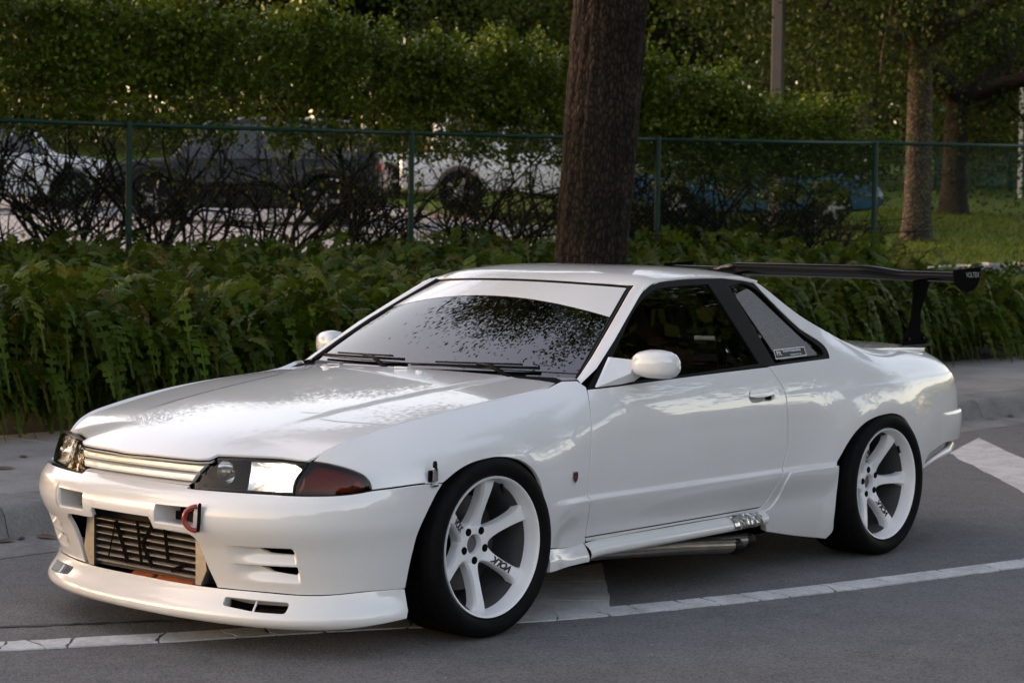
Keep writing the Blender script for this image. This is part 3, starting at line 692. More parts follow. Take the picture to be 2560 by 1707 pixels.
# ---- headlamps
def lamp(sgn, lit):
    tint = MAT['lens']
    ln = panel('headlight', S_lens, [(sgn*p[0], p[1])+tuple(p[2:]) for p in OUT['lens']], tint, None, step=.03, gap=.004, th=.01)
    A = smooth_loop(OUT['lens'], .015)
    # black rim
    rim = panel('lamp_rim', S_lens, [(sgn*p[0], p[1])+tuple(p[2:]) for p in OUT['lens']], MAT['gloss_black'], None, holes=[(inset(A, .0075)*np.array([sgn, 1])).tolist()], step=.05, gap=.001, th=.02, off=-.0015)
    rim.parent = ln
    P = lambda L, d: S_lens(sgn*L[:, 0], L[:, 1])+np.array([d, 0, 0])
    b = MB(); L = inset(A, .006); L = np.concatenate([L, L[:1]]); c = L.mean(0)
    b.grid(np.stack([P(L, .004), P(c+(L-c)*.94, .07)])); b.grid(np.stack([P(c+(L-c)*.94, .07), P(c+(L-c)*.02, .075)]))
    hs = b.build('lamp_housing', MAT['black_trim'], None, True, 40); hs.parent = ln
    # two bowls: small inner lamp, large outer beam
    def bowl(u, z, r, dep, mat, nm, flat=1.0):
        q = S_lens(np.array(sgn*u), np.array(z)); ax = Vector((-1, -sgn*.12, 0)).normalized()
        M = ax.to_track_quat('X', 'Z').to_matrix()
        bb = MB(); bb.lathe([(r, 0), (r*.95, -.012), (r*.8, -.03), (r*.5, -.044), (.004, -.05)], 28, 'x')
        V = np.concatenate(bb.v); V[:, 2] *= flat; V = V @ np.array(M).T + np.array(q)+np.array([dep, 0, 0]); bb.v = [V]
        o = bb.build(nm, mat, None, True); o.parent = ln; return q, ax
    bowl(.395, .600, .040, .022, MAT['chrome'], 'inner_reflector')
    q = S_lens(np.array(sgn*.585), np.array(.598))
    bb = MB(); rows = []
    for uu_ in np.linspace(.500, .702, 15):
        z1 = float(np.interp(uu_, [.5, .65, .70], [.647, .647, .620])); z0 = .551
        zz_ = np.linspace(z0, z1, 9); k_ = (uu_-.5)/.202; dep = .016+.040*(1-(2*k_-1)**4)*(1-(2*(zz_-z0)/(z1-z0)-1)**4)
        P_ = S_lens(np.full(9, sgn*uu_), zz_); P_[:, 0] += dep; rows.append(P_)
    bb.grid(np.stack(rows)); o_ = bb.build('outer_reflector', beam_mat(tuple(np.array(q)+np.array([.03, 0, -.004])), .17 if lit else .05), None, True); o_.parent = ln
    bb = MB(); bb.lathe([(.0, -.03), (.010, -.026), (.011, .0), (.011, .03)], 14, 'x', np.array(q)+np.array([.03, 0, 0])); bl = bb.build('bulb', MAT['lamp_on'] if lit else MAT['chrome'], None, True); bl.parent = ln
    q2 = S_lens(np.array(sgn*.395), np.array(.600)); bb = MB(); bb.lathe([(.0, -.02), (.013, -.016), (.017, .0), (.017, .03)], 14, 'x', np.array(q2)+np.array([.045, 0, 0])); b2 = bb.build('bulb', MAT['glass'], None, True); b2.parent = ln
    part(ln)
    am = panel('indicator_lamp', S_lens, [(sgn*p[0], p[1])+tuple(p[2:]) for p in OUT['amber']], MAT['amber'], None, step=.03, gap=.002, th=.008)
    A2 = smooth_loop(OUT['amber'], .015); rim = panel('lamp_rim', S_lens, [(sgn*p[0], p[1])+tuple(p[2:]) for p in OUT['amber']], MAT['gloss_black'], None, holes=[(inset(A2, .005)*np.array([sgn, 1])).tolist()], step=.05, gap=.0005, th=.02, off=-.0025); rim.parent = am
    b = MB(); L = inset(A2, .004); L = np.concatenate([L, L[:1]]); c = L.mean(0)
    inn = np.array([.03, sgn*.035, 0])
    P2 = lambda L, k: S_lens(sgn*L[:, 0], L[:, 1])+inn*k
    b.grid(np.stack([P2(L, .15), P2(c+(L-c)*.9, 1)])); b.grid(np.stack([P2(c+(L-c)*.9, 1), P2(c+(L-c)*.02, 1.05)]))
    hs = b.build('lamp_housing', simple('amber_reflector', (.26, .11, .05), .35, .2), None, True); hs.parent = am
    bb = MB(); bb.lathe([(.0, -.012), (.011, -.006), (.013, .006), (.010, .02), (0, .022)], 14, 'x', S_lens(np.array(sgn*.90), np.array(.577))+np.array([.016, sgn*.02, 0])); bl = bb.build('bulb', simple('orange_bulb', (.75, .16, .02), .3), None, True); bl.parent = am
    part(am)
lamp(1, True); lamp(-1, False)
# ---- fenders, doors, quarters (near side +1 = y<0, far side mirrored)
crz = np.array([.43, .434, .438, .442, .446, .45])
qc = np.arange(.738, .80, .006)
HANDLE = [(1.655, .772), (1.61, .765, ), (1.603, .745), (1.615, .727), (1.64, .723), (1.70, .726), (1.775, .730), (1.79, .738), (1.79, .757), (1.775, .772), (1.70, .776)]
HANDLE = [(p[0]-.012, p[1]+.006) for p in HANDLE]
def S_sidem(x, z): return S_side(x, z)
qr = OUT['quarter_rear']; qa = OUT['quarter']; cp = OUT['cpillar']
# rear edge of the quarter panel: C pillar down to the deck, round the tail, along the bumper
roof_x = [1.16, 1.25, 1.4, 1.6, 1.8, 1.93]
roof_edge = [(x, float(roofe(x))-.001) for x in roof_x]
qouter = [(*qa[1][:2], 'c')]+[tuple(p[:2]) for p in qa[2:-2]]+[(1.16, 1.186, 'c')]+[(x, z) for x, z in roof_edge[1:]]+[(1.985, 1.2115), (2.04, 1.178), (2.098, 1.1349), (2.198, 1.0685), (2.318, 1.012), (2.45, .967), (2.58, .933), (2.72, float(deckz(2.72)), 'c'), (3.0, float(deckz(3.0))), (3.2, float(deckz(3.2))), (3.36, float(deckz(3.36)), 'c'), (3.46, .835), (3.545, .765), (3.585, .70), (3.60, .62), (3.60, .50), (3.56, .455, 'c')]
qouter += [tuple(p[:2])+(('c',) if len(p) > 2 else ()) for p in qr if not (p[0] > 3.3)]
qouter = qouter[:-1]+[(*qa[0][:2], 'c')]
for sgn in (1, -1):
    f = panel('front_fender', S_side, OUT['fender'], paint, None, side=sgn, step=.022, vs=crz, th=.016); part(f)
    d = panel('door', S_side, OUT['door'], paint, None, holes=[HANDLE], side=sgn, step=.024, vs=crz, th=.016, hole_th=.012)
    # handle: dish, grip, lock
    b = MB(); L = smooth_loop(HANDLE, .01); c = L.mean(0); rows = []
    for k, dep in ((1., .004), (.985, .014), (.9, .026), (.5, .030), (.02, .030)):
        q = c+(L-c)*k; P = S_side(q[:, 0], q[:, 1]); P[:, 1] += dep; P[:, 1] *= sgn; rows.append(np.concatenate([P, P[:1]]))
    b.grid(np.stack(rows)); h = b.build('handle_dish', paint, None, True, 45); h.parent = d
    grip = [(1.603, .757, 'c'), (1.612, .773), (1.645, .779), (1.70, .782), (1.763, .779), (1.7745, .773, 'c'), (1.7745, .758, 'c'), (1.73, .752), (1.66, .750)]
    g = panel('door_handle', S_side, grip, paint, None, side=sgn, step=.02, bstep=.008, gap=0, th=.012, off=.0015); g.parent = d
    q = S_side(np.array(1.7515), np.array(.744)); b = MB(); b.lathe([(.0, -.001), (.0085, -.001), (.009, .004), (.009, .02)], 16, 'y', (q[0], q[1]+.006, q[2]))
    if sgn < 0: b.v = [v*np.array([1, -1, 1]) for v in b.v]
    kq = b.build('key_lock', MAT['black_trim'], None); kq.parent = d
    part(d)
    q = panel('quarter_panel', S_side, qouter, paint, None, side=sgn, step=.024, vs=np.concatenate([crz, qc]), th=.016); part(q)
    # rear flap of the side skirt
    fl = panel('skirt_flap', S_side, OUT['flap'], paint, None, side=sgn, step=.02, gap=.001, th=.03, off=.006, rnd=.005); part(fl)
    # side skirt
    xs = np.concatenate([np.linspace(.585, 1.75, 40)]); rows = []
    prof = [(.268, -.004), (.262, .006), (.254, .020), (.240, .032), (.226, .034), (.214, .028), (.207, .014), (.204, -.02), (.206, -.10)]
    for x in xs:
        fz = np.interp(x, [.585, .66, 1.5, 1.75], [-.008, 0, .004, .010])
        zz = np.array([p[0] for p in prof])+fz; oo = np.array([p[1] for p in prof])
        y = -(W(np.full(len(zz), x), np.maximum(zz, .262))+oo); rows.append(np.stack([np.full(len(zz), x), y*sgn, zz], 1))
    b = MB(); b.grid(np.stack(rows)); sk = b.build('side_skirt', paint, None, True, 60); part(sk)
    # front stub of the skirt on the fender, flares to the wheel
    xs = np.linspace(.296, .578, 14); rows = []
    for x in xs:
        k = 1-(x-.296)/.282; zt = np.interp(x, [.322, .4585, .578], [.273, .259, .262])
        zz = np.array([zt, zt-.006, zt-.018, zt-.034, zt-.05, .197, .194, .196]); oo = np.array([-.003, .004, .014+.004*k, .024+.004*k, .030, .028, .012, -.06])
        y = -(W(np.full(8, x), np.maximum(zz, .262))+oo); rows.append(np.stack([np.full(8, x), y*sgn, zz], 1))
    b = MB(); b.grid(np.stack(rows)); b.add(rows[0], [tuple(range(8))]); fs = b.build('skirt_stub', paint, None, True, 60); part(fs)
    # window surround, glass and film
    gd = OUT['gd']; gq = OUT['gq']
    fr = panel('window_frame', S_side, OUT['window_outer'], MAT['black_trim'], None, holes=[gd, gq], side=sgn, step=.05, gap=.0, th=.02, off=-.003); part(fr)
    w1 = panel('door_glass', S_side, gd, MAT['glass'], None, side=sgn, step=.05, gap=-.004, th=.003, off=-.010); part(w1)
    w2 = panel('quarter_glass', S_side, gq, MAT['glass'], None, side=sgn, step=.05, gap=-.004, th=.003, off=-.010)
    fm = panel('window_film', S_side, roundpoly([(1.79, 1.165), (1.905, 1.190), (1.935, 1.170), (2.115, 1.000), (2.215, .906), (1.90, .896)], .02), MAT['film'], None, side=sgn, step=.05, gap=0, th=.001, off=-.0085); fm.parent = w2
    part(w2)
    # A pillar
    e1 = np.array([[.629, .717, .861], [.765, .674, .951], [.905, .628, 1.038], [1.05, .575, 1.121], [1.150, .537, 1.176], [1.192, .524, 1.1985]]); e1[:, 1] *= -1
    xz = np.array([(.600, .852), (.70, .905), (.852, 1.0035), (1.00, 1.092), (1.13, 1.1685), (1.19, 1.198)]); e2 = S_side(xz[:, 0], xz[:, 1])
    part(ruled('pillar', e1, e2, paint, None, .010, 8, sgn))
    part(ruled('pillar_moulding', e1+np.array([-.004, -.002, .003]), e1+(e2-e1)*.24+np.array([-.004, -.008, .005]), MAT['black_trim'], None, .004, 5, sgn))
    # black drip rail along the windscreen edge
    b = MB(); q = e1*np.array([1, sgn, 1])+np.array([-.005, 0, .001]); b.tube(q, .0065, 8); part(b.build('windscreen_trim', MAT['black_trim'], None, True))
    # cowl corner
    part(ruled('cowl_corner', np.array([S_side(np.array(.535), np.array(.8655)), S_side(np.array(.60), np.array(.8665))]), np.array([[.56, -.66, .874], [.629, -.712, .868]]), paint, None, 0, 4, sgn))
# roof, windscreen, rear glass, deck
rx = np.linspace(1.10, 2.02, 24)
def wsx(y):
    return float(S_ws(np.array(y), np.array(1.0))[0])
re = []
for y in np.linspace(-.535, .535, 25): re.append((wsx(y)+.006-.0*abs(y), y))
redge = [(x, float(glassz(float(roofe(x))))+.002) for x in (1.20, 1.3, 1.45, 1.6, 1.75, 1.9, 1.985)]
rear = [(1.985+.10*(1-(y/.575)**2), y) for y in np.linspace(.55, -.55, 15)]
rl = re+[(x, y) for x, y in redge]+rear+[(x, -y) for x, y in redge[::-1]]
part(panel('roof', S_roof, rl, paint, None, step=.03, gap=0, th=.012, smooth=False, rnd=.003))
wsl = [(-.717, 0., 'c'), (-.62, .5), (-.524, 1., 'c'), (0., 1.), (.524, 1., 'c'), (.62, .5), (.717, 0., 'c'), (0., 0.)]
wsl = [(-.717+(.193*v), v) for v in np.linspace(0, 1, 12)]+[(y, 1.0) for y in np.linspace(-.524, .524, 20)[1:-1]]+[(.524+.193*v, 1-v) for v in np.linspace(0, 1, 12)]+[(y, 0.0) for y in np.linspace(.717, -.717, 20)[1:-1]]
ws = panel('windscreen', S_ws, wsl, MAT['windscreen'], None, step=.05, gap=.002, th=.004, smooth=False)
bl = [(y, .785-.48*y*y) for y in np.linspace(-.598, .598, 24)]
bn = panel('sun_strip', S_ws, bl+[(.524+.193*t, 1-t) for t in np.linspace(.012, .36, 8)][::-1]+[(y, .988) for y in np.linspace(.52, -.52, 20)]+[(-.524-.193*t, 1-t) for t in np.linspace(.012, .36, 8)], MAT['paint'], None, step=.05, gap=.002, th=.0005, off=.0012, smooth=False, rnd=.0003); bn.parent = ws
part(ws)
b = MB(); yy = np.linspace(-.53, .53, 24); q = S_ws(yy, np.full(24, 1.0)); b.tube(q+np.array([.002, 0, .001]), .0055, 8); part(b.build('windscreen_trim', MAT['black_trim'], None, True))
# cowl: black plenum between hood and glass
b = MB(); yy = np.linspace(-.70, .70, 29); q1 = S_ws(yy, np.full(29, .03)); q0 = S_hood(np.full(29, .40), yy)-np.array([0, 0, .02]); q0[:, 2] = np.minimum(q0[:, 2], q1[:, 2]-.01)
b.grid(np.stack([q0, (q0+q1)/2-np.array([0, 0, .008]), q1-np.array([.0, 0, .004]), S_ws(yy, np.full(29, .055))+np.array([0, 0, .0015])])); part(b.build('cowl', MAT['black_trim'], None, True))
# wipers
def wiper(y0, y1, v0, v1, pivot):
    b = MB(); yy = np.linspace(y0, y1, 10); vv = np.linspace(v0, v1, 10); q = S_ws(yy, vv)+np.array([-.008, 0, .012]); b.tube(q, .006, 6)
    b.tube([pivot, (np.array(pivot)+q[5])/2+np.array([-.01, 0, .022]), q[5]+np.array([0, 0, .01])], [.010, .008, .006], 6)
    b.tube(q[2:9]+np.array([-.003, 0, .012]), .004, 6)
    w = b.build('wiper', MAT['black_trim'], None, True); part(w)
p1 = S_ws(np.array(.12), np.array(.0))+np.array([-.03, 0, .0]); wiper(.64, .08, .045, .06, p1)
p2 = S_ws(np.array(-.48), np.array(.0))+np.array([-.03, 0, .0]); wiper(.02, -.56, .025, .06, p2)
for yj in (.40, .02):
    q = S_hood(np.array(.445), np.array(yj)); b = MB(); b.box(q+np.array([.004, 0, .004]), (.035, .06, .008), bev=.003, rz=.3); part(b.build('washer_jet', MAT['steel'] if yj > .2 else paint, None))
# rear glass and deck lid, tail
b = MB(); rr = []
for t in np.linspace(0, 1, 9):
    yy = np.linspace(-1, 1, 17); hw = .53+(.64-.53)*t; x0 = 2.0+(2.74-2.0)*t; zz = 1.205+(.90-1.205)*t-.0
    rr.append(np.stack([x0+.09*(1-yy**2)*(1-.3*t)+.0*yy, yy*hw, zz+.03*(1-yy**2)*(1-t)+0*yy], 1))
b.grid(np.stack(rr)); part(b.build('rear_glass', MAT['glass'], None, True))
dk = [(2.74, -.655), (3.0, -.648), (3.2, -.637), (3.36, -.622), (3.43, -.55), (3.455, -.3), (3.46, 0), (3.455, .3), (3.43, .55), (3.36, .622), (3.2, .637), (3.0, .648), (2.74, .655), (2.76, .3), (2.77, 0), (2.76, -.3)]
part(panel('boot_lid', S_deck, dk, paint, None, step=.04, gap=.001, th=.02))
b = MB(); rows = []
zz = np.array([.445, .47, .50, .565, .585, .59, .66, .72, .78, .84, .868])
for k, z in enumerate(zz):
    yy = np.linspace(-1, 1, 41); hw = min(float(W(np.array(3.58), np.array(min(max(z, .3), .70)))), .70) if z < .80 else .60
    xo = np.interp(z, [.2, .44, .50, .58, .586, .60, .70, .80, .868], [3.56, 3.60, 3.645, 3.650, 3.648, 3.615, 3.605, 3.56, 3.45])
    x = xo-.05*np.abs(yy)**4
    rows.append(np.stack([x, yy*hw, np.full(41, z)], 1))
b.grid(np.stack(rows)); tp_ = b.build('tail_panel', paint, None, True); part(tp_)
for sgn in (-1, 1):
    for yl in (.33, .52):
        b = MB(); b.lathe([(.0, .012), (.05, .010), (.062, .004), (.064, -.02)], 24, 'x', (3.612, sgn*yl, .70)); l = b.build('tail_lamp', simple('tail_red', (.3, .01, .01), .15), None, True); part(l)
    # rear bumper corner step and the small fin under it
    xs = np.linspace(3.20, 3.60, 15); rows = []
    for x in xs:
        zz = np.array([.452, .48, .53, .575, .588, .594]); o = np.array([.006, .010, .012, .012, .008, -.004])*np.interp(x, [3.2, 3.45], [.0, 1.])
        rows.append(np.stack([np.full(6, x)+.03*np.interp(x, [3.4, 3.6], [0, 1]), sgn*(W(np.full(6, x), zz)+o), zz], 1))
    b = MB(); b.grid(np.stack(rows)); part(b.build('rear_bumper_corner', paint, None, True))
    b = MB(); P = np.array([[2.955, .835, .345], [3.12, .80, .375], [3.34, .765, .405], [3.42, .735, .425]]); P[:, 1] *= sgn
    b.tube(P, [.004, .012, .020, .022], 8); fn = b.build('rear_fin', paint, None, True); part(fn)
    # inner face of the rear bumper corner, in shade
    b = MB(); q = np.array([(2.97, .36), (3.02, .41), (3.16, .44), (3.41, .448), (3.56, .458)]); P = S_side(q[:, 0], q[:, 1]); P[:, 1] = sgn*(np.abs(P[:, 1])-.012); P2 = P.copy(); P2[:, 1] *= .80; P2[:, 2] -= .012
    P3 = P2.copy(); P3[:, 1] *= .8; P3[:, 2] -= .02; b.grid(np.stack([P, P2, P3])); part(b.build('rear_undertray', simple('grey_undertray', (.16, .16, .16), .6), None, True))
# ---- engine bay, floor, wheel wells, intercooler
b = MB()
b.box((-.46, 0, .44), (.30, 1.10, .22)); b.box((.10, 0, .46), (.84, 1.04, .30)); b.box((-.66, 0, .33), (.05, 1.0, .36))
b.box((1.45, 0, .165), (2.3, 1.30, .05)); b.box((3.05, 0, .50), (.9, 1.05, .60)); b.box((.55, 0, .50), (.06, 1.36, .62))
b.box((-.58, 0, .135), (.30, .80, .02))
part(b.build('underbody', MAT['dark'], None))
for cx in (0, 2.615):
    for sgn in (-1, 1):
        b = MB(); th = np.linspace(-.25, math.pi+.25, 30); R_ = .352
        b.grid(np.stack([np.stack([cx+R_*np.cos(th), np.full(30, sgn*y), .318+R_*np.sin(th)*.90], 1) for y in (.845, .60)]))
        b.box((cx, sgn*.575, .38), (.70, .02, .50))
        part(b.build('wheel_liner', MAT['dark'], None, True))
# intercooler in the bumper opening
ic = MB(); ic.box((-.795, 0, .32), (.04, .56, .20)); ico = ic.build('intercooler', simple('core_dark', (.03, .03, .03), .5, .6), None)
for k in range(8):
    z = .236+.0245*k
    b = MB(); b.box((-.820, 0, z), (.012, .56, .0085), bev=.003); t = b.build('cooling_tube', MAT['alloy'], None); t.parent = ico
    yy = np.linspace(-.275, .275, 111); zg = np.where(np.arange(111) % 2 == 0, z+.006, z+.018)
    b = MB(); b.grid(np.stack([np.stack([np.full(111, -.818), yy, zg], 1), np.stack([np.full(111, -.800), yy, zg], 1)])); t = b.build('fin_row', simple('fin_alloy', (.045, .046, .048), .6, .5), None); t.parent = ico
for sgn in (-1, 1):
    b = MB(); b.prism([(sgn*.278, .216), (sgn*.305, .216), (sgn*.335, .27), (sgn*.312, .42), (sgn*.278, .42)][::sgn], -.835, -.76, 'x'); t = b.build('end_tank', MAT['alloy'], None); t.parent = ico
# dark stencilled strokes over the core
b = MB()
def stroke(y0, z0, y1, z1, w):
    d = np.array([y1-y0, z1-z0]); d /= np.linalg.norm(d); n = np.array([-d[1], d[0]])*w/2
    pts = [(y0+n[0], z0+n[1]), (y1+n[0], z1+n[1]), (y1-n[0], z1-n[1]), (y0-n[0], z0-n[1])]
    b.prism(pts, -.8275, -.8265, 'x')
for a in ((.205, .255, .165, .385, .006), (.165, .385, .095, .245, .020), (.045, .395, .020, .245, .015), (.015, .32, -.045, .40, .016), (.015, .32, -.04, .245, .018), (-.105, .385, -.125, .27, .018), (-.14, .245, -.225, .275, .014)): stroke(*a)
t = b.build('stencil_mark', MAT['dark'], None); t.parent = ico
part(ico)
b = MB(); b.prism([(-.335, .405), (.335, .405), (.30, .46), (-.30, .46)], -.86, -.84, 'x'); part(b.build('crash_beam', MAT['black_trim'], None))
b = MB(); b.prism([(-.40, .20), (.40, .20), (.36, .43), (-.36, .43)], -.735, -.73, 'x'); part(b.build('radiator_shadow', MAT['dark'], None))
for y0, y1 in ((-.245, -.045), (-.025, .09)):
    b = MB(); b.box((-.800, (y0+y1)/2, .2085), (.05, y1-y0, .020), bev=.004, ry=-.5); part(b.build('orange_duct', MAT['orange'], None))
# tow hook
q = S_bump(np.array(.394), np.array(.46)); th = np.linspace(0, math.pi, 16)
b = MB(); pts = [(q[0]-.012-.0*t, q[1]+.048*math.sin(t)+.004, .4585+.042*math.cos(t)) for t in th]; pts2 = [(q[0]-.012-.045*math.sin(t)*.55, q[1]+.035*math.sin(t), .4585+.040*math.cos(t)) for t in th]
b.tube(pts2, .0085, 10); tw = b.build('tow_hook', MAT['red'], None, True)
b = MB(); b.box((q[0]-.008, q[1]-.006, .462), (.014, .012, .098), bev=.005, rx=.08); st = b.build('hook_strap', MAT['black_trim'], None); st.parent = tw; part(tw)
# quick-release latch on the bumper seam
for sgn in (1,):
    q = S_side(np.array(-.305), np.array(.585)); 
    b = MB(); b.box(q+np.array([0, -.004, .006]), (.046, .008, .040), bev=.003); lt = b.build('bumper_latch', MAT['black_trim'], None)
    b = MB(); b.box(q+np.array([0, -.014, .012]), (.024, .012, .046), bev=.004); b.box(q+np.array([0, -.012, -.024]), (.036, .012, .012), bev=.004); l2 = b.build('latch_lever', MAT['steel'], None); l2.parent = lt
    b = MB(); b.lathe([(.0, .022), (.006, .020), (.008, .012), (.008, -.012)], 12, 'z', q+np.array([0, -.013, .036])); l3 = b.build('latch_knob', MAT['black_trim'], None, True); l3.parent = lt
    part(lt)
# fender badge
def text_mesh(txt, size, shear=0., ext=.0, space=1.0, offset=0.0):
    c = bpy.data.curves.new('text', 'FONT'); c.body = txt; c.size = size; c.shear = shear; c.extrude = ext; c.align_x = 'CENTER'; c.align_y = 'CENTER'; c.space_character = space; c.offset = offset
    o = bpy.data.objects.new('text', c); COL.objects.link(o)
    dg = bpy.context.evaluated_depsgraph_get(); dg.update()
    me = bpy.data.meshes.new_from_object(o.evaluated_get(dg)); bpy.data.objects.remove(o); bpy.data.curves.remove(c)
    return me
def place_text(name, txt, size, mat, origin, xdir, ydir, parent, **k):
    me = text_mesh(txt, size, **k); xd = Vector(xdir).normalized(); yd = Vector(ydir); yd = (yd-xd*yd.dot(xd)).normalized(); zd = xd.cross(yd)
    M = Matrix((( xd.x, yd.x, zd.x, origin[0]), (xd.y, yd.y, zd.y, origin[1]), (xd.z, yd.z, zd.z, origin[2]), (0, 0, 0, 1)))
    me.transform(M); o = obj(name, me, mat, None); o.parent = parent; return o
shield = [(-.014, .019), (0, .021), (.014, .019), (.0155, .0), (.010, -.014), (0, -.022), (-.010, -.014), (-.0155, .0)]
for sgn in (1, -1):
    q = S_side(np.array(.4538), np.array(.5243)); q[1] *= sgn
    b = MB(); b.prism([(q[0]+x, q[2]+z) for x, z in shield], q[1]-.006*sgn, q[1]+.004*sgn, 'y'); bd = b.build('fender_badge', MAT['chrome'], None)
    b = MB(); b.prism([(q[0]+x*.80, q[2]+z*.80) for x, z in shield], q[1]-.0072*sgn, q[1]-.004*sgn, 'y'); b2 = b.build('badge_field', MAT['black_ink'], None); b2.parent = bd
    place_text('badge_letters', 'GT', .019, MAT['red'], (q[0], q[1]-.0078*sgn, q[2]), (sgn, 0, 0), (0, 0, 1), bd, offset=.0006)
    part(bd)
# crumpled foil patch on the skirt
b = MB(); rs = np.random.default_rng(3); rows = []
for i, x in enumerate(np.linspace(1.50, 1.70, 20)):
    zz = np.array([.268, .262, .254, .242, .228, .216, .208])+.006; oo = np.array([.004, .012, .026, .037, .040, .035, .02])
    zz = zz+rs.normal(0, .001, 7); oo = oo*.95+rs.normal(0, .0012, 7)
    rows.append(np.stack([np.full(7, x)+rs.normal(0, .003, 7), -(W(np.full(7, x), np.maximum(zz, .262))+oo), zz], 1))
b.grid(np.stack(rows)); part(b.build('foil_patch', MAT['steel'], None))
# twin side exhaust
for k, (x1, y, z) in enumerate(((1.555, -.815, .150), (1.665, -.80, .158))):
    b = MB(); b.tube([(.60, y+.15, .20), (.9, y+.06, .195), (1.2, y+.02, .178), (x1-.03, y, z+.002)], .030, 16, False); ex = b.build('exhaust_pipe', MAT['pipe'], None, True)
    b = MB(); b.lathe([(.031, -.04), (.0325, .0), (.030, .012), (.026, .012), (.026, -.05), (.0, -.05)], 24, 'x', (x1-.01, y, z)); tpx = b.build('exhaust_tip', MAT['black_trim'], None, True); tpx.parent = ex; part(ex)
# ---- mirrors
def mirror(sgn):
    # shell: lofted rounded box reaching out from the door
    rows = []; ys = [-.004, .0, .018, .05, .088, .118, .136, .147, .151]; hs = [.030, .046, .054, .059, .059, .055, .045, .028, .0003]; ds = [.04, .056, .064, .068, .064, .056, .044, .028, .0003]
    zc = [0, .0, .002, .003, .002, .0, -.002, -.004, -.004]; xc = [0, 0, 0, .004, .016, .028, .040, .05, .053]
    for y, h, d, c, xx in zip(ys, hs, ds, zc, xc):
        t = np.arange(28)/28*2*np.pi; e = 2/3.0
        cx = np.sign(np.cos(t))*np.abs(np.cos(t))**e; cz = np.sign(np.sin(t))*np.abs(np.sin(t))**e
        cx = np.where(cx > 0, cx*.75, cx); cz = np.where(cx < 0, cz*(1-.10*np.abs(cx)), cz)
        rows.append(np.stack([.880+xx*.8+d*cx, np.full(28, -(.822+y)), .918+c+h*.92*cz], 1))
    P = np.stack(rows); P = np.concatenate([P, P[:, :1]], 1)
    if sgn < 0: P = P*np.array([1, -1, 1])
    b = MB(); b.grid(P); m = b.build('door_mirror', paint, None, True, 70)
    # sail triangle and arm
    xz = ((.652, .838), (.780, .8445), (.860, .852), (.812, .905), (.776, .944))
    V = np.array([S_side(np.array(x), np.array(z)) for x, z in xz]); Vo = V+np.array([0, -.010, 0])
    arm = np.array([[.815, -.828, .885], [.85, -.828, .875], [.90, -.828, .880], [.90, -.828, .93], [.835, -.828, .935]])
    if sgn < 0: V = V*np.array([1, -1, 1]); Vo = Vo*np.array([1, -1, 1]); arm = arm*np.array([1, -1, 1])
    b = MB()
    b.add(np.concatenate([V, Vo]), [tuple(range(5))[::-1], tuple(range(5, 10))]+[(i, (i+1) % 5, 5+(i+1) % 5, 5+i) for i in range(5)])
    b.add(np.concatenate([Vo, arm]), [(i, (i+1) % 5, 5+(i+1) % 5, 5+i) for i in range(5)]+[tuple(range(5, 10))])
    a = b.build('mirror_sail', paint, None, True, 35); a.parent = m
    b = MB(); b.box((.935, -sgn*.90, .918), (.01, .11, .08), bev=.004); g = b.build('mirror_glass', MAT['chrome'], None); g.parent = m
    part(m)
mirror(1); mirror(-1)
